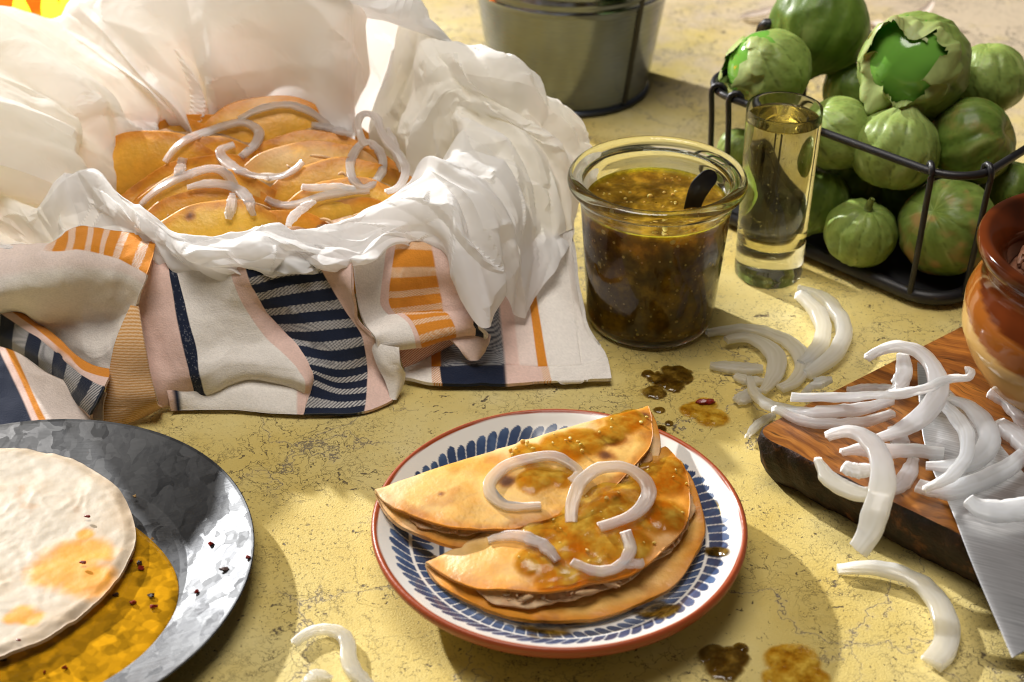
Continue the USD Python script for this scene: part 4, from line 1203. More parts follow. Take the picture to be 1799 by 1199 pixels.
def build_jar():
    t = thing('glass_jar', 'open glass jar with thick rolled rim, filled with brown salsa', 'jar', JC)
    out = [(0, .0008), (.030, .0008), (.036, .0002), (.0398, .003), (.0412, .008)]
    for z in np.linspace(.012, .082, 10):
        out.append((.0412 + (.0468 - .0412) * (z - .008) / .074, z))
    out += [(.0476, .087), (.0488, .0905), (.0500, .0925), (.0502, .0945), (.0500, .0962)]
    a = np.linspace(-1.9, 2.2, 15)
    out += [(.0512 + .0046 * math.cos(x), .1020 + .0048 * math.sin(x)) for x in a]
    out += [(.0470, .1035), (.0462, .0985), (.0452, .093)]
    out += [(.0444, .0895), (.0443, .0880)]
    part(t, 'glass', lathe(out, 140, JC), M['glass'], smooth=60)
    # salsa
    zt = .0862
    prof = [(0, .0050), (.034, .0055), (.0375, .0075)] + [(.0388 + (.0443 - .0388) * (z - .008) / .080, z) for z in np.linspace(.012, zt + .0018, 24)]
    prof += [(.0425, zt + .0002)] + [(r, zt) for r in np.linspace(.0415, .0005, 40)]
    n = 160
    m = lathe(prof, n, JC)
    v = np.array(m.vertices)
    top = (v[:, 2] > zt - .0005) & (np.hypot(v[:, 0] - JC[0], v[:, 1] - JC[1]) < .0425)
    v[top, 2] += (fbm(v[top] * 120, 4) - .5) * .0035
    m = trimesh.Trimesh(v, m.faces, process=False)
    s = thing('salsa', 'chunky brown green salsa with pale seeds inside the jar', 'salsa', JC)
    part(s, 'salsa_body', m, M['jar_salsa'], True)
    rng = np.random.default_rng(7)
    ms, S, Nn = [], [], []
    for _ in range(150):
        z = rng.uniform(.008, zt - .002)
        an = rng.uniform(-math.pi, 0.2)
        r = .0388 + .0055 * (z - .008) / .08 - .0002
        S.append(JC + [r * math.cos(an), r * math.sin(an), z]); Nn.append([math.cos(an), math.sin(an), 0])
    for _ in range(60):
        r, an = .040 * math.sqrt(rng.random()), rng.uniform(0, 6.28)
        S.append(JC + [r * math.cos(an), r * math.sin(an), zt]); Nn.append([0, 0, 1])
    S, Nn = np.array(S), np.array(Nn)
    base = trimesh.creation.icosphere(1, 1.0)
    for p, nn in zip(S, Nn):
        b = base.copy()
        sc = rng.choice([.0006, .0008, .0011, .0018], p=[.4, .34, .2, .06])
        b.vertices *= sc * np.array([1, rng.uniform(.6, 1), 1])
        b.apply_translation(p)
        if abs(nn[2]) < .5:
            d = (b.vertices - p) @ nn
            b.vertices -= np.outer(np.maximum(d - .00035, 0), nn)
        ms.append(b)
    part(s, 'seed', cat_meshes(ms), M['seed'], True, kind='stuff')
    # spoon
    k = thing('spoon', 'black spoon handle standing in the jar of salsa', 'spoon', JC)
    p0, p1, p2 = P(1212, 372, .083), P(1228, 330, .0985), P(1256, 303, .1075)
    path = spline([p0 + (p0 - p1) * .8, p0, p1, p2], 40)
    wd = np.interp(np.linspace(0, 1, 40), [0, .4, .7, .9, .97, 1], [.0085, .012, .0135, .0115, .008, .003]) * .98
    tng = unit(np.gradient(path, axis=0))
    side = unit(np.cross(tng, [0.35, -.75, .55]))
    nor = unit(np.cross(side, tng))
    th = np.linspace(0, 2 * math.pi, 14, endpoint=False)
    Pt = path[:, None] + side[:, None] * (np.cos(th)[None] * wd[:, None] * .5)[..., None] + nor[:, None] * (np.sin(th)[None] * .0012 + .0018 * np.cos(th)[None] ** 2)[..., None]
    part(k, 'handle', grid(Pt, wrap_v=True), M['spoon'], True)


build_jar()


# ------------------------------------------------------------------ tall shot glass
SC = np.array([.1755, .9212, 0])


def build_shot():
    t = thing('shot_glass', 'tall slim shot glass with thick base beside the wire basket', 'glass', SC)
    LZ = .1165
    side = [(0, .0246), (.013, .0252), (.0198, .0275), (.0214, .034), (.0220, .05), (.0226, .08), (.0230, .105), (.0231, LZ)]
    out = [(0, .0012), (.016, .001), (.0215, .0002), (.0228, .002), (.0232, .006), (.0230, .014), (.0232, .028), (.0236, .06), (.0242, .10), (.0246, .122), (.0243, .1240), (.0238, .1232), (.02325, .120), (.0231, LZ)]
    part(t, 'glass', lathe(out, 120, SC), M['glass'], smooth=55)
    l = thing('shot_liquid', 'pale gold spirit with fine bubbles filling the tall shot glass', 'drink', SC)
    part(l, 'liquid', lathe(side, 120, SC), M['liquid_side'], smooth=55)
    part(l, 'liquid_surface', face_up(lathe([(.0231, LZ), (.0226, LZ - .0009), (.0215, LZ - .0013), (0, LZ - .0014)], 100, SC)), M['tequila'], True)
    rng = np.random.default_rng(5)
    ms = []
    base = trimesh.creation.icosphere(1, 1.0)
    for _ in range(150):
        a, z = rng.uniform(0, 6.28), rng.uniform(.03, .112)
        r = rng.uniform(.0175, .0205)
        b = base.copy()
        b.vertices *= rng.uniform(.00022, .00048)
        b.apply_translation(SC + [r * math.cos(a), r * math.sin(a), z])
        ms.append(b)
    part(l, 'bubble', cat_meshes(ms), M['bubble'], True, kind='stuff')


build_shot()


# ------------------------------------------------------------------ wire basket
BK = np.array([.2630, .9926, 0])           # centre on the table
BL, BS = unit([-.715, .70, 0]), unit([.70, .715, 0])
BHL, BHS, BRH = .107, .0825, .1


def rrect(hl, hs, r, z, n=16, c=BK):
    pts = []
    for sx, sy, a0 in ((1, 1, 0), (-1, 1, 90), (-1, -1, 180), (1, -1, 270)):
        for a in np.radians(np.linspace(a0, a0 + 90, n)):
            pts.append(c + BL * (sx * (hl - r) + r * math.cos(a)) + BS * (sy * (hs - r) + r * math.sin(a)) + [0, 0, z])
    pts = np.array(pts)
    d = np.r_[0, np.cumsum(np.linalg.norm(np.diff(np.vstack([pts, pts[:1]]), axis=0), axis=1))]
    q = np.linspace(0, d[-1], 240, endpoint=False)
    pp = np.vstack([pts, pts[:1]])
    return np.stack([np.interp(q, d, pp[:, i]) for i in range(3)], 1)


def build_basket():
    t = thing('wire_basket', 'black wire basket full of tomatillos behind the shot glass', 'basket', BK)
    top, bot = rrect(BHL, BHS, .03, BRH), rrect(BHL - .004, BHS - .004, .028, .0065)
    part(t, 'rim', tube(top, .0027, 10, True), M['black_wire'])
    # solid tray floor with a rolled edge
    fl = rrect(BHL - .004, BHS - .004, .028, .002)
    v = np.vstack([fl, fl + [0, 0, .004], [BK + [0, 0, .002]], [BK + [0, 0, .006]]])
    n = len(fl)
    i = np.arange(n); j = (i + 1) % n
    f = np.vstack([np.stack([i, j, j + n], 1), np.stack([i, j + n, i + n], 1), np.stack([j, i, np.full(n, 2 * n)], 1), np.stack([i + n, j + n, np.full(n, 2 * n + 1)], 1)])
    part(t, 'floor_tray', trimesh.Trimesh(v, f, process=False), simple('black_tray_floor', (.006, .006, .007), .7), smooth=30)
    part(t, 'bottom_rail', tube(bot + [0, 0, .001], .0048, 10, True), M['black_wire'])
    # upright wires hooked over the rim
    def nearest(pt):
        return int(np.argmin(np.linalg.norm(top[:, :2] - pt[:2], axis=1)))
    want = [P(1257, 160, BRH), P(1279, 182, BRH), P(1630, 305, BRH), P(1727, 300, BRH), P(1790, 205, BRH), P(1345, 55, BRH), P(1372, 35, BRH), P(1420, 232, BRH)]
    for w in want:
        i = nearest(w)
        a, b = top[i], bot[i]
        o = unit((a - BK) * [1, 1, 0])
        path = np.vstack([b + o * .003, b * .5 + a * .5 + o * .0045, a + o * .0045 - [0, 0, .004], a + o * .0038 + [0, 0, .0028], a + [0, 0, .0052], a - o * .004 + [0, 0, .0025], a - o * .0045 - [0, 0, .003]])
        part(t, 'upright_wire', tube(spline(path, 40), .0021, 8), M['black_wire'])
    part(t, 'handle_loop', tube(spline([P(1340, 80, BRH), P(1337, 55, BRH + .012), P(1350, 42, BRH + .02), P(1362, 52, BRH + .014), P(1366, 78, BRH)], 40), .004, 8), M['black_wire'])


build_basket()


def tomatillo(label, px, py, z, rpx, axis, seed, tone=0.0, brown=0.0, stem=False, opened=None, rib=.018, squash=.95):
    c = P(px, py, z)
    R = rpx / ppm(c)
    t = thing('tomatillo', label, 'tomatillo', c - [0, 0, R * .9], 'tomatillos piled in the wire basket')
    ax = unit(axis)
    e1 = unit(np.cross(ax, [.3, .2, .93]))
    e2 = np.cross(ax, e1)
    nu, nv = 120, 72
    a, b = np.meshgrid(np.linspace(0, 2 * math.pi, nu, endpoint=False), np.linspace(0, math.pi, nv), indexing='ij')
    d = np.cos(a)[..., None] * np.sin(b)[..., None] * e1 + np.sin(a)[..., None] * np.sin(b)[..., None] * e2 + np.cos(b)[..., None] * ax
    n1 = fbm(d * 1.7 + seed * 3.3, 2) - .5
    n2 = fbm(d * 6 + seed * 1.7, 3) - .5
    aw = a + .30 * n1 + .06 * n2
    ribs = np.abs(np.sin(aw * 5)) ** .5
    lon = fbm(np.stack([np.cos(aw) * 4 + seed, np.sin(aw) * 4, b * .9 + seed * 2], -1), 3) - .5
    crease = 1 - np.abs(2 * fbm(np.stack([np.cos(aw) * 2.6 + seed * 2, np.sin(aw) * 2.6, b * 1.3], -1), 3) - 1) * 2
    rr = R * (1 + rib * (ribs - .6) * 1.6 * np.sin(b) + .10 * n1 + .014 * n2 + .055 * lon * np.sin(b) + .035 * np.clip(crease, 0, 1) * np.sin(b))
    rr = rr * (1 + .30 * np.exp(-((b - math.pi) / .26) ** 2) - .14 * np.exp(-(b / .28) ** 2))
    pt = c + d * rr[..., None] * 1.0
    pt = pt + ax * ((squash - 1) * rr * np.cos(b))[..., None]
    g1, g2, pale, br = np.array((.085, .145, .018)), np.array((.22, .31, .06)), np.array((.44, .50, .20)), np.array((.33, .22, .07))
    col = mixc(np.broadcast_to(g1, d.shape), g2, np.clip(.45 + 1.5 * lon + tone, 0, 1))
    col = mixc(col, pale, np.clip(smoothstep(.1, .35, lon) * .45 + smoothstep(2.2, 3.0, b) * .35 + max(tone, 0) * .25, 0, 1))
    vein = smoothstep(.10, .02, np.abs(np.sin(aw * 5))) + .5 * smoothstep(.10, .03, np.abs(np.sin(aw * 10 + 1.2 * n2)))
    col = mixc(col, g1 * .55, np.clip(vein, 0, 1) * .55 * np.sin(b) ** .5)
    net = smoothstep(.035, .0, np.abs(fbm(d * 7 + seed * 2.2, 3) - .5)) * .22
    col = mixc(col, g1 * .7, net)
    col = mixc(col, br, smoothstep(.45, .7, fbm(d * 2.6 + seed * 9, 4)) * brown)
    mask = None
    if opened is not None:
        o = unit(opened)
        ca = d @ o + .36 * (fbm(d * 4 + seed, 4) - .5)
        mask = ca < .885
        lift = smoothstep(.40, .86, ca)
        pt = pt + d * (lift * R * .20)[..., None] - o * (lift * R * .10)[..., None] + (fbm(pt * 90, 2) - .5)[..., None] * (lift * R * .55)[..., None]
        col = mixc(col, pale, lift * .5)
    q = quads(nu, nv, True, False)
    if mask is not None:
        q = q[mask.reshape(-1)[q].all(1)]
    m = trimesh.Trimesh(pt.reshape(-1, 3), tri(q), process=False)
    part(t, 'husk', m, M['husk'], True, col.reshape(-1, 3))
    if opened is not None:
        f = trimesh.creation.icosphere(4, R * .955)
        v = np.array(f.vertices)
        dd = unit(v)
        v = v * (1 + .05 * (fbm(dd * 2.5 + 3, 2) - .5))[:, None] + c + unit(opened) * R * .06
        part(t, 'fruit', trimesh.Trimesh(v, f.faces, process=False), M['fruit'], True)
    if stem:
        s0 = c + ax * R * .86
        part(t, 'stem', tube(spline([s0, s0 + ax * .004, s0 + ax * .007 + [.001, 0, .001]], 10), np.linspace(.0030, .0018, 10), 10), M['stem'])
    return m


def build_tomatillos():
    T = tomatillo
    T('big smooth dark green tomatillo on top at the back of the pile', 1440, 46, .118, 84, (.3, .5, .6), 1, -.25, rib=.012)
    T('bright green tomatillo with a torn husk at the left above the shot glass', 1352, 124, .108, 70, (-.5, .2, .75), 2, .6, opened=(-.95, -.25, .25))
    T('topmost tomatillo with its husk torn open over shiny green fruit', 1606, 118, .124, 92, (.5, .3, -.5), 3, .3, opened=(-.42, -.78, .40))
    T('pale tomatillo at the far right back of the pile', 1737, 138, .105, 62, (-.1, .2, .95), 4, .5)
    T('pale tomatillo peeking out right of the shot glass rim', 1470, 235, .086, 62, (-.6, .1, .7), 5, .5)
    T('wrinkled pale tomatillo in the middle behind the front rim', 1573, 264, .082, 73, (-.2, -.3, -.9), 6, .6, rib=.03)
    T('shaded olive tomatillo right of the middle one', 1708, 248, .084, 72, (.6, -.3, .4), 7, -.1, brown=.5, rib=.01)
    T('ribbed tomatillo with a stem sitting low at the front of the basket', 1512, 410, .032, 60, (.1, -.12, .95), 8, .35, stem=True, rib=.035)
    T('brown husked tomatillo low at the front right corner of the basket', 1665, 400, .040, 80, (-.4, -.3, .5), 9, .1, brown=1.0)
    T('small pale tomatillo low behind the jar rim at the left', 1298, 262, .052, 36, (.2, -.2, .9), 10, .5)
    T('dark tomatillo low behind the shot glass', 1430, 350, .040, 60, (.3, .2, .8), 11, -.2)
    T('dark tomatillo under the rim at the right end', 1775, 330, .050, 48, (.2, .2, .8), 12, -.1)
    T('dark tomatillo in the gap below the topmost one', 1500, 160, .075, 52, (.2, .4, .8), 13, -.3)
    T('dark tomatillo behind the wrinkled middle one', 1640, 205, .070, 60, (.2, .4, .8), 15, -.3)
    T('dark tomatillo deep in the basket behind the stemmed one', 1500, 320, .040, 56, (.5, .4, .8), 16, -.3)
    T('dark tomatillo low in the middle between the two front ones', 1590, 345, .035, 50, (.2, .4, .8), 14, -.3)


build_tomatillos()


# ------------------------------------------------------------------ wooden board, pot, knife
BZ = .033


def build_board():
    c0 = P(1332, 762, BZ)
    ea, eb = unit(P(1690, 562, BZ) - P(1345, 735, BZ)), unit(P(1693, 962, BZ) - P(1345, 790, BZ))
    o = P(1322, 760, BZ)
    La, Lb = .42, .24
    # outline in board axes: rounded corner at the origin
    N = 60
    pts = [o + ea * La, ]
    outline = []
    r = .014
    for s in np.linspace(La, r, 60):
        outline.append(('back', o + ea * s))
    for s in np.linspace(0, 1, 12)[1:-1]:
        p = (1 - s) ** 2 * (o + ea * r) + 2 * s * (1 - s) * o + s * s * (o + eb * r)
        outline.append(('front', p))
    for s in np.linspace(r, Lb, 80):
        outline.append(('front', o + eb * s))
    outline.append(('end', o + eb * Lb + ea * La))
    X = np.array([p for _, p in outline])
    ctr = X.mean(0)
    n = len(X)
    wig = (fbm(X * 40, 3) - .5) * .004
    out = unit(np.cross(np.roll(X, -1, 0) - np.roll(X, 1, 0), [0, 0, 1.0]))
    if (out[30] @ (X[30] - ctr)) < 0:
        out = -out
    isf = np.array([k == 'front' for k, _ in outline])
    X = X + out * (wig * isf)[:, None]
    t = thing('cutting_board', 'thick wooden board with dark bark edge under the knife and onions', 'board', [ctr[0], ctr[1], 0])
    ti = np.vstack([X, [ctr]])
    i = np.arange(n); j = (i + 1) % n
    f = np.stack([i, j, np.full(n, n)], 1)
    tm = trimesh.Trimesh(ti, f, process=False)
    if tm.face_normals[:, 2].mean() < 0:
        tm = trimesh.Trimesh(ti, f[:, ::-1], process=False)
    part(t, 'top_face', tm, M['board'], smooth=False)
    lev = np.array([0, .0012, .006, .012, .02, .027, .0325])
    off = np.array([0, .0010, .0016, .0012, -.001, -.004, -.008])
    Pt = np.array([[X[a] + out[a] * (off[b] * (1 if isf[a] else .2) + (isf[a] and 0 < b) * (noise(np.array([X[a] * 160 + [0, 0, lev[b] * 120]]))[0] - .5) * .0035) - [0, 0, lev[b]] for b in range(len(lev))] for a in range(n)])
    part(t, 'bark_edge', grid(Pt, wrap_u=True), M['bark'], smooth=50)
    return tm


board_mesh = build_board()


def build_pot():
    c = np.array([P(1890, 684, BZ)[0], P(1890, 684, BZ)[1], BZ])
    prof = [(0, 0), (.046, 0), (.050, .002), (.058, .012), (.067, .026), (.0725, .042), (.0728, .055), (.0695, .066), (.0655, .073), (.0645, .077), (.0665, .083), (.0705, .089), (.0722, .094), (.0712, .098), (.0675, .0985), (.062, .095), (.0565, .088), (.053, .081), (.0515, .073), (.056, .06), (.058, .04), (.05, .012), (0, .008)]
    d = np.r_[0, np.cumsum(np.linalg.norm(np.diff(np.array(prof), axis=0), axis=1))]
    pr = PchipInterpolator(d, np.array(prof), axis=0)(np.linspace(0, d[-1], 150)) * .965
    m = lathe(pr, 160, c)
    v = np.array(m.vertices) - c
    t = thing('clay_pot', 'brown glazed clay pot with cream lower body standing on the board', 'pot', c)
    line = .046 - .30 * (v[:, 0] + .055) + .006 * np.sin(np.arctan2(v[:, 1], v[:, 0]) * 3)
    line2 = line + .017
    outer = np.arange(len(v)) % 150 < 88
    brown, red, cream = np.array((.030, .007, .002)), np.array((.17, .034, .006)), np.array((.56, .34, .11))
    k = fbm(v * 40, 3)
    col = mixc(np.broadcast_to(brown, v.shape), red, np.clip(smoothstep(.3, .7, k) * .6 + smoothstep(.075, .05, v[:, 2]) * .4, 0, 1))
    mid = np.array((.26, .078, .011))
    col = np.where(outer[:, None], mixc(col, mid, smoothstep(line2 + .0008, line2 - .0008, v[:, 2])), col)
    col = np.where(outer[:, None], mixc(col, cream, smoothstep(line + .0008, line - .0008, v[:, 2])), col)
    part(t, 'body', m, M['glaze'], True, col)
    s = thing('shredded_meat', 'heap of shredded brown meat inside the clay pot', 'meat', c)
    rng = np.random.default_rng(3)
    ms = []
    for _ in range(170):
        a, r = rng.uniform(0, 6.28), .045 * math.sqrt(rng.random())
        p = c + [r * math.cos(a), r * math.sin(a), .071 + .020 * (1 - (r / .047) ** 2) + rng.uniform(-.003, .003)]
        dd = rng.normal(0, 1, 3) * [1, 1, .35]
        L = rng.uniform(.008, .02)
        ms.append(tube(spline([p - unit(dd) * L * .5, p + rng.normal(0, .0015, 3), p + unit(dd) * L * .5 - [0, 0, .002]], 9), rng.uniform(.0018, .0036) * np.array([.4, .8, 1, 1.05, 1, 1.05, .95, .8, .4]), 8))
    bm = cat_meshes(ms)
    bv = np.array(bm.vertices)
    bv += (fbm(bv * 260, 3) - .5)[:, None] * .002
    part(s, 'shred', trimesh.Trimesh(bv, bm.faces, process=False), M['meat'], True, mixc(np.broadcast_to((.26, .11, .06), bv.shape), (.46, .24, .15), smoothstep(.35, .65, fbm(bv * 90, 3))), kind='stuff')
    dome = lathe([(0, .0885), (.015, .0868), (.03, .081), (.042, .074), (.052, .068)], 60, c)
    dv = np.array(dome.vertices); dv[:, 2] += (fbm(dv * 150, 3) - .5) * .006
    part(s, 'meat_mound', trimesh.Trimesh(dv, dome.faces, process=False), M['meat'], True, np.tile((.24, .10, .055), (len(dv), 1)))


build_pot()
KZ = .0362


def build_knife():
    edge = [(1611, 640), (1614, 700), (1622, 770), (1640, 830), (1665, 882), (1692, 950), (1720, 1020), (1750, 1090), (1778, 1156)]
    spine = [(1611, 640), (1650, 672), (1690, 712), (1728, 752), (1768, 800), (1820, 862), (1872, 930), (1915, 1000), (1940, 1080)]
    n = 80
    E = spline([P(*p, KZ) for p in edge], n)
    S = spline([P(*p, KZ) for p in spine], n)
    w = np.array([0, .012, .05, .16, .5, 1.0])
    hgt = np.array([0, .0003, .0006, .0010, .0014, .0016])
    top = E[:, None] + (S - E)[:, None] * w[None, :, None] + np.array([0, 0, 1])[None, None] * hgt[None, :, None]
    bot = E[:, None] + (S - E)[:, None] * w[None, ::-1, None] - np.array([0, 0, 1])[None, None] * (hgt * .3)[None, ::-1, None]
    Pt = np.concatenate([top, bot], 1)
    t = thing('kitchen_knife', 'broad steel knife blade lying over the board under onion slices', 'knife', P(1760, 900, 0) * [1, 1, 0] + [0, 0, BZ])
    part(t, 'blade', grid(Pt, wrap_v=True), M['blade'], smooth=20)
    a, b = P(1795, 1155, KZ), P(1870, 1300, KZ)
    sd = unit(np.cross(b - a, [0, 0, 1]))
    th = np.linspace(0, 2 * math.pi, 24, endpoint=False)
    L = np.linspace(0, 1, 30)
    ww = .0115 * np.interp(L, [0, .03, .3, 1], [.8, 1, .95, 1.1])
    ctr_ = a[None] + (b - a)[None] * L[:, None] + sd[None] * (-.0125 if sd[0] < 0 else .0125)
    Hp = ctr_[:, None] + sd[None, None] * (np.sign(np.cos(th)) * np.abs(np.cos(th)) ** .6)[None, :, None] * ww[:, None, None] + np.array([0, 0, 1.0])[None, None] * ((np.sign(np.sin(th)) * np.abs(np.sin(th)) ** .7)[None, :, None] * .0075)
    part(t, 'handle', grid(Hp, wrap_v=True), M['handle'], True)
    return grid(top)


blade_mesh = build_knife()


# ------------------------------------------------------------------ onions on the board and on the table
def board_onions():
    G = 'onion slices on the board'
    z0 = BZ + .0035
    o = lambda label, px, w, z, h=.006, **k: onion(label, px, w, z=z, height=h, group=G, **k)
    o('onion slice half buried at the back of the board pile', [(1490, 685), (1530, 682), (1575, 684)], 15, z0)
    o('short thick onion stub standing inside the tall arch', [(1586, 624), (1588, 651), (1574, 680), (1556, 694)], [26, 30, 26], [z0 + .012, z0 + .012, z0 + .008, z0])
    o('tall onion arch at the back of the board', [(1523, 628), (1548, 615), (1585, 609), (1620, 622), (1645, 655), (1647, 690), (1622, 728), (1580, 755), (1537, 772)], [24, 24, 26, 30, 36, 40, 36, 28], [z0 + .022, z0 + .024, z0 + .024, z0 + .022, z0 + .02, z0 + .018, z0 + .014, z0 + .01, z0 + .004], h=.007)
    o('long flat onion curve at the corner of the board', [(1317, 664), (1324, 688), (1350, 708), (1400, 722), (1460, 721), (1517, 716), (1566, 702)], [20, 26, 26, 24, 20], [.014, .018, .03, z0 + .004, z0 + .006, z0 + .006, z0 + .006])
    o('thin onion curve just below the long flat one', [(1360, 717), (1407, 737), (1467, 744), (1517, 741), (1568, 726)], 20, [z0, z0 + .001, z0 + .002, z0 + .002, z0 + .002])
    o('longest thin onion strip lying across the pile', [(1390, 698), (1440, 699), (1500, 697), (1567, 692), (1633, 680), (1680, 665), (1706, 660), (1708, 652), (1696, 649)], [24, 22, 20, 18, 18, 20], [z0 + .006, z0 + .008, z0 + .012, z0 + .018, z0 + .028, z0 + .026, z0 + .022, z0 + .022, z0 + .022], h=.005)
    o('outer onion arc curving over the knife tip', [(1668, 700), (1700, 712), (1730, 742), (1738, 778), (1716, 806), (1678, 818), (1627, 818)], [30, 34, 36, 32, 26], [z0 + .006, z0 + .008, z0 + .008, z0 + .008, z0 + .007, z0 + .006, z0 + .005])
    o('inner onion arc curving over the knife tip', [(1645, 702), (1672, 722), (1696, 755), (1700, 792), (1684, 824), (1655, 846), (1624, 860)], [24, 26, 24, 22, 20], [z0 + .008, z0 + .01, z0 + .012, z0 + .013, z0 + .012, z0 + .011, z0 + .010])
    o('broad pale onion slice under the arcs by the knife edge', [(1612, 852), (1650, 862), (1690, 856), (1735, 840), (1775, 818), (1806, 792)], [36, 38, 36, 32, 26], z0 + .004, h=.0065)
    o('cut onion slice lying across the knife blade at right', [(1700, 880), (1725, 893), (1760, 898), (1800, 893), (1830, 884)], [30, 44, 46, 44], z0 + .006, h=.0075)
    o('onion slice at the right edge below the clay pot', [(1754, 742), (1770, 752), (1800, 776), (1830, 806)], 38, z0 + .006, h=.008)
    o('thin onion slice touching the clay pot', [(1737, 690), (1760, 700), (1784, 722), (1806, 756)], 24, z0 + .004)
    o('horizontal onion strip with a notched cut end', [(1478, 794), (1510, 790), (1560, 792), (1611, 792), (1658, 797)], [30, 30, 28, 28], z0 + .004)
    o('small squared onion end at the middle of the board', [(1482, 818), (1510, 826), (1536, 822)], [26, 30, 26], z0 + .009)
    o('pinkish onion stub right of the hanging slice', [(1604, 806), (1596, 832), (1578, 854), (1556, 864)], [30, 30, 24], z0)
    o('onion crescent along the front edge of the board', [(1436, 806), (1452, 834), (1486, 858), (1524, 868), (1560, 862)], [26, 34, 36, 30], z0 + .001, h=.0065)
    o('thick onion slice hanging over the front board edge', [(1453, 768), (1476, 759), (1508, 762), (1535, 782), (1549, 815), (1550, 855), (1540, 897), (1524, 938), (1505, 966)], [22, 26, 32, 38, 44, 44, 42, 40], [z0 + .011, z0 + .014, z0 + .015, z0 + .015, z0 + .014, z0 + .012, z0 + .006, z0 - .001, z0 - .009], h=.007, taper=(.8, .95))
    o('short onion piece under the tall arch foot', [(1566, 752), (1580, 770), (1584, 790)], 30, z0)


board_onions()


def table_onions():
    G = 'onion slices on the table beside the jar'
    o = lambda label, px, w, z, h=.0055, g=G, **k: onion(label, px, w, z=z, height=h, group=g, **k)
    o('outer onion slice curving from the foot of the shot glass', [(1402, 506), (1444, 520), (1474, 552), (1484, 582), (1472, 614), (1446, 640), (1418, 658)], [22, 24, 26, 28, 26, 24], [.012, .012, .011, .010, .008, .006, .005], h=.009)
    o('inner onion slice nested inside the outer one', [(1404, 516), (1425, 534), (1444, 562), (1443, 598), (1428, 622), (1408, 640)], [24, 28, 28, 26, 24], [.012, .011, .009, .007, .006, .005], h=.009)
    o('long thin onion curve from the jar foot', [(1242, 586), (1278, 580), (1319, 578), (1361, 588), (1396, 609), (1410, 640), (1396, 668), (1370, 682)], [14, 16, 18, 24, 28, 28, 26], .0045)
    o('thick onion curve in front of the long thin one', [(1275, 597), (1306, 591), (1342, 604), (1364, 630), (1360, 660), (1340, 688)], [16, 20, 28, 34, 34, 30], .007)
    o('straight onion piece lying left of the curves', [(1248, 640), (1292, 645), (1340, 648)], [26, 28, 24], .004)
    o('square onion end near the yellow salsa drop', [(1292, 704), (1312, 696), (1332, 684)], [28, 26, 24], .004)
    o('thin onion sliver against the board corner', [(1312, 768), (1333, 745), (1360, 729)], [14, 16, 14], .005)
    o('onion tip leaning on the back edge of the board', [(1412, 690), (1436, 672), (1462, 666)], [20, 24, 22], [.02, .03, .032])
    o('small onion piece below the straight one', [(1292, 660), (1316, 668), (1344, 668)], 20, .004)
    o('big onion crescent alone on the table at the lower right', [(1471, 1001), (1517, 997), (1567, 1004), (1612, 1022), (1646, 1056), (1664, 1100), (1660, 1135), (1637, 1164)], [22, 26, 27, 28, 32, 40, 46, 46], [.004, .006, .008, .008, .007, .006, .005, .005], h=.008, g=None, taper=(.7, .9))
    o('translucent onion curl at the bottom edge of the picture', [(516, 1130), (542, 1112), (580, 1106), (606, 1118), (612, 1150), (628, 1185), (660, 1215)], [20, 22, 24, 26, 26, 26], .0045, g=None)
    o('small onion scrap below the curl at the bottom edge', [(534, 1200), (556, 1186), (582, 1192)], 20, .004, g=None)


table_onions()


# ------------------------------------------------------------------ galvanised tray with oil and a tortilla
TC = np.array([P(14, 990, .018)[0], P(14, 990, .018)[1], 0])
TR = .1297


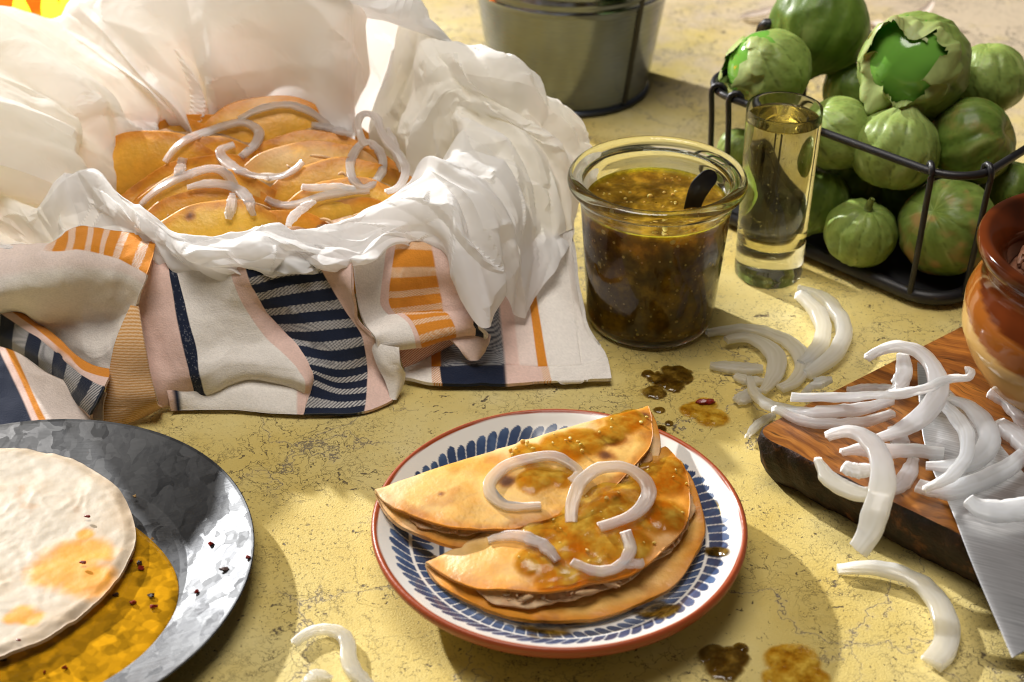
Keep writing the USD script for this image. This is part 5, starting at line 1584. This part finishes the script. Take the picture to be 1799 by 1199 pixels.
def build_tray():
    t = thing('galvanised_tray', 'round galvanised metal tray with a wide rim at the lower left', 'tray', TC)
    prof = [(0, .0022), (.084, .0022), (.0885, .0026), (.092, .0042), (.1225, .0178), (.1237, .0186), (.1243, .0182), (.1238, .0172), (.1228, .0168), (.092, .0026), (.0885, .0008), (0, .0006)]
    d = np.array(prof)
    pts = []
    for a, b in zip(d[:-1], d[1:]):
        pts += [a + (b - a) * s for s in np.linspace(0, 1, 8, endpoint=False)]
    pts.append(d[-1])
    part(t, 'tray_body', lathe(pts, 200, TC), M['galvanised'], smooth=35)
    # chilli oil: a shallow pool leaning to the right of the well
    oc = np.array([P(0, 1072, .0045)[0], P(0, 1072, .0045)[1], 0])
    th = np.linspace(0, 2 * math.pi, 160, endpoint=False)
    rad = .0865 * (1 + .012 * np.sin(3 * th + 1) + .008 * np.sin(7 * th))
    prof = [(0, .0046), (.6, .0046), (.93, .0045), (.97, .0041), (.99, .0033), (1.0, .0026)]
    Pt = np.stack([np.stack([oc[0] + rad * r * np.cos(th), oc[1] + rad * r * np.sin(th), np.full(160, z)], -1) for r, z in prof], 1)
    single('chili_oil', 'amber chilli oil pooled in the galvanised tray', 'oil', face_up(grid(Pt, wrap_u=True)), M['oil'], True)
    # tortilla lying in it
    R = .0855
    nr, na = 96, 280
    rho, phi = np.meshgrid(np.r_[np.linspace(.002, .9, 70), np.linspace(.905, 1, 26)], np.linspace(0, 2 * math.pi, na, endpoint=False), indexing='ij')
    c = P(216 - 277, 962, .0145)
    x, y = R * rho * np.cos(phi), R * rho * np.sin(phi)
    wob = 1 + .006 * np.sin(5 * phi + 1) + .004 * np.sin(13 * phi)
    x, y = x * wob, y * wob
    n3 = np.stack([x, y, 0 * x], -1)
    z = (fbm(n3 * 30, 3) - .5) * .0022 + (fbm(n3 * 110 + 4, 3) - .5) * .0013 - .0016 * smoothstep(.93, 1, rho) + (fbm(n3 * 160, 2) - .5) * .002 * smoothstep(.85, 1, rho)
    z = z - x * .03 + smoothstep(-.03, -.085, x) * .012
    lines = np.abs(np.sin((fbm(n3 * 26 + 9, 3)) * 20)) * .00035
    z = z - lines * smoothstep(.9, .7, rho)
    Pt = np.stack([x, y, z], -1) + c
    th_ = .0022
    A, B = Pt.copy(), Pt.copy()
    A[..., 2] += th_ / 2; B[..., 2] -= th_ / 2
    q = tri(quads(nr, na, False, True)); N = nr * na
    i = (nr - 1) * na + np.arange(na); j = (nr - 1) * na + (np.arange(na) + 1) % na
    side = np.vstack([np.stack([i, i + N, j + N], 1), np.stack([i, j + N, j], 1)])
    m = trimesh.Trimesh(np.vstack([A.reshape(-1, 3), B.reshape(-1, 3)]), np.vstack([q, q[:, ::-1] + N, side[:, ::-1]]), process=False)
    base, warm, brown = np.array((.55, .47, .36)), np.array((.52, .36, .21)), np.array((.45, .22, .08))
    col = mixc(np.broadcast_to(base, n3.shape), warm, smoothstep(.5, .75, fbm(n3 * 40 + 2, 4)) * .35)
    col = mixc(col, warm * .9, smoothstep(.86, .97, rho + .05 * (fbm(n3 * 120, 3) - .5)) * .45)
    oil = -np.ones_like(x)
    for px, py, r in ((120, 985, 62), (165, 965, 40), (150, 1015, 50), (95, 1000, 50), (40, 1078, 26), (60, 1085, 20), (20, 1085, 18), (150, 935, 18)):
        pc = P(px, py, .0145)
        oil = np.maximum(oil, 1 - np.linalg.norm((Pt - pc)[..., :2], axis=-1) / (r / ppm(pc)))
    oil = smoothstep(-.16, .42, oil + .55 * (fbm(n3 * 130, 4) - .5))
    col = mixc(col, (.78, .30, .004), oil * .97)
    col = mixc(col, brown, smoothstep(.66, .78, fbm(n3 * 60 + 30, 4)) * .4 * (1 - oil))
    single('tortilla', 'pale corn tortilla with an orange oil stain lying in the tray', 'tortilla', m, M['flour'], True, np.vstack([col.reshape(-1, 3)] * 2))
    return m


tortilla_mesh = build_tray()


def flakes():
    rng = np.random.default_rng(12)
    G = 'red chilli flakes on the tray'

    def wallz(p):
        r = np.linalg.norm(p[:2] - TC[:2])
        return .0042 + (.0178 - .0042) * np.clip((r - .092) / .0305, 0, 1) if r > .092 else .0046
    for label, px, py, s, dark, tilt in (
            ('largest red chilli flake on the tray rim', 370, 956, 9.5, 0, .5), ('red chilli flake at the very edge of the tray rim', 436, 979, 8, 0, 1.2), ('grey brown chilli seed pod on the tray rim', 394, 1000, 10, 2, .3),
            ('small red chilli flake low on the tray rim', 345, 1040, 7, 0, 1.0), ('golden crumb high on the tray rim', 239, 872, 6.5, 1, .2), ('tiny crumb on the inner crease of the tray', 268, 947, 3.5, 1, .2),
            ('dark red flake beside the tortilla edge at the top of the oil', 228, 986, 8, 0, .1), ('dark flake pair member nearest the oil rim', 245, 990, 8, 3, -.3), ('wide red flake in the oil near the tortilla', 248, 998, 9, 0, .0),
            ('black flake in the oil at right', 266, 1046, 9, 3, .2), ('red flake below the black one in the oil', 235, 1060, 9, 0, -.4), ('dark red flake at the right rim of the oil', 270, 1066, 9, 0, .2),
            ('black flake under the tortilla edge', 203, 1045, 7, 3, .5), ('red flake at the bottom of the oil', 113, 1174, 8, 0, .8), ('small red flake at lower left of the oil', 80, 1181, 5, 0, .5), ('dark flake at the far left bottom under the tortilla', 5, 1160, 9, 3, .3)):
        p = P(px, py, .01)
        p = P(px, py, wallz(p) + .0008)
        p = P(px, py, wallz(p) + .0010)
        k = s / ppm(p)
        ang = np.sort(rng.uniform(0, 6.28, 7))
        rr = rng.uniform(.65, 1.0, 7) * np.where(np.arange(7) % 2, 1, .8)
        xy = np.stack([rr * np.cos(ang) * k * 1.1, rr * np.sin(ang) * k * .75], 1)
        ca, sa = math.cos(tilt), math.sin(tilt)
        xy = xy @ np.array([[ca, sa], [-sa, ca]])
        v = np.vstack([np.c_[xy, rng.uniform(.0, .0008, 7)], np.c_[xy * .9, rng.uniform(-.0006, -.0003, 7)], [[0, 0, .0014]], [[0, 0, -.0006]]]) + p
        i = np.arange(7); j = (i + 1) % 7
        f = np.vstack([np.stack([i, j, np.full(7, 14)], 1), np.stack([j + 7, i + 7, np.full(7, 15)], 1), np.stack([i, i + 7, j + 7], 1), np.stack([i, j + 7, j], 1)])
        mt = [M['chili'], M['chili_pale'], M['pod'], M['dark_flake']][dark]
        single('chili_flake', label, 'chilli flake', trimesh.Trimesh(v, f, process=False), mt, False, group=G)
    for label, px, py, s in (('red chilli flake on the upper right of the tortilla', 154, 907, 6), ('thin dark chilli strand on the oil stain', 146, 988, 7), ('faint red flake at the lower left of the tortilla', 33, 1124, 5)):
        p = P(px, py, .0165)
        k = s / ppm(p)
        b = trimesh.creation.icosphere(1, 1.0)
        b.vertices *= np.array([1.0, .38, .35]) * k
        b.vertices += (fbm(b.vertices * 900, 2) - .5)[:, None] * k * .6
        b.apply_translation(p)
        single('chili_flake', label, 'chilli flake', b, M['chili'], False, group='red chilli flakes on the tortilla')


M['pod'] = simple('grey_brown_pod', (.11, .07, .06), .35, bump=(500.0, .4, .0006))
M['dark_flake'] = simple('dark_flake', (.022, .007, .004), .3)
flakes()


# ------------------------------------------------------------------ drops of salsa on the table
def spill(name, label, blobs, material, seed, hgt=.0015, cut=.5):
    xs = [b[0] for b in blobs]; ys = [b[1] for b in blobs]; rs = max(b[2] for b in blobs)
    a, b = P(min(xs) - rs * 1.4, max(ys) + rs * 1.2), P(max(xs) + rs * 1.4, min(ys) - rs * 1.2)
    n = 130
    X, Y = np.meshgrid(np.linspace(min(a[0], b[0]), max(a[0], b[0]), n), np.linspace(a[1], b[1], n), indexing='ij')
    W = np.stack([X, Y, 0 * X], -1)
    T = -np.ones_like(X)
    for px, py, r in blobs:
        c = P(px, py)
        T = np.maximum(T, 1 - np.linalg.norm(W - c, axis=-1) / (r / ppm(c)))
    T = T + cut * 1.5 * (fbm(W * 80 + seed, 6) - .5)
    W[..., 2] = hgt * np.sqrt(np.clip(T, 0, .45) / .45) * (.7 + .6 * fbm(W * 260, 3)) + .0003 - .003 * np.clip(-T, 0, 1)
    q = quads(n, n)
    q = q[(T.reshape(-1)[q] > -.12).any(1)]
    ids, inv = np.unique(q, return_inverse=True)
    single(name, label, 'salsa drop', face_up(trimesh.Trimesh(W.reshape(-1, 3)[ids], tri(inv.reshape(-1, 4)), process=False)), material, True, np.stack([smoothstep(-.08, .28, T).reshape(-1)[ids]] * 3, 1))


spill('salsa_drop', 'yellow salsa drop with a red flake between plate and onions', [(1228, 722, 30), (1250, 735, 32), (1240, 712, 24), (1212, 722, 22)], M['film_amber'], 1, cut=.35)
spill('salsa_drop', 'dark broken salsa splash in front of the jar', [(1160, 672, 24), (1185, 658, 20), (1150, 690, 22), (1180, 680, 20), (1205, 668, 14), (1140, 660, 10)], M['film_dark'], 2, hgt=.0014, cut=1.4)
spill('salsa_drop', 'dark brown salsa drop at the bottom below the plate', [(1255, 1150, 30), (1285, 1155, 30), (1270, 1175, 34), (1300, 1140, 16)], M['film_dark'], 3, cut=.45)
spill('salsa_drop', 'amber salsa drop right of the dark one at the bottom', [(1375, 1160, 38), (1405, 1165, 42), (1420, 1190, 36), (1380, 1195, 40)], M['film_amber'], 4, cut=.45)
spill('salsa_drop', 'tiny greenish salsa spot beside the plate tip', [(1158, 722, 12)], M['film_dark'], 5, hgt=.001, cut=.5)
spill('salsa_drop', 'second tiny salsa spot at the back right of the plate', [(1160, 755, 11), (1175, 745, 8)], M['film_dark'], 6, hgt=.001, cut=.6)
_p = P(1240, 706, .003)
_b = trimesh.creation.icosphere(2, 1.0); _b.vertices *= np.array([.006, .0022, .0016]); _b.vertices += (fbm(_b.vertices * 700, 2) - .5)[:, None] * .002; _b.apply_translation(_p)
single('chili_flake', 'red chilli flake at the back of the yellow salsa drop', 'chilli flake', _b, M['chili'], False)


# ------------------------------------------------------------------ papery scraps behind the basket
def peel(label, pts, w, z):
    path = spline([P(x, y, zz) for (x, y), zz in zip(pts, z)], 30)
    t = unit(np.gradient(path, axis=0))
    sd = unit(np.cross(t, [0, 0, 1.0]))
    u = np.linspace(0, 1, 30)
    ww = w / ppm(path.mean(0)) * np.sin(math.pi * np.clip(u * .9 + .05, 0, 1)) ** .6
    s = np.linspace(-1, 1, 12)
    Pt = path[:, None] + sd[:, None] * (s[None] * ww[:, None] * .5)[..., None] + np.array([0, 0, 1.0]) * (s[None] ** 2 * ww[:, None] * .25)[..., None] * np.ones((30, 12, 1))
    Pt += (fbm(Pt * 120, 3) - .5)[..., None] * .004
    m, _ = solid(Pt, .0006)
    single('onion_peel', label, 'onion peel', m, M['peel'], True, group='papery peel scraps behind the basket')


peel('white papery peel scrap left of the top tomatillo', [(1300, 32), (1340, 26), (1380, 14)], 26, [.003, .006, .012])
peel('long pale peel curl behind the opened tomatillo', [(1545, 55), (1590, 40), (1625, 22), (1640, 2)], 26, [.002, .006, .012, .02])
peel('white peel scrap below the long pale curl', [(1525, 42), (1545, 48), (1562, 58)], 24, [.002, .004, .003])
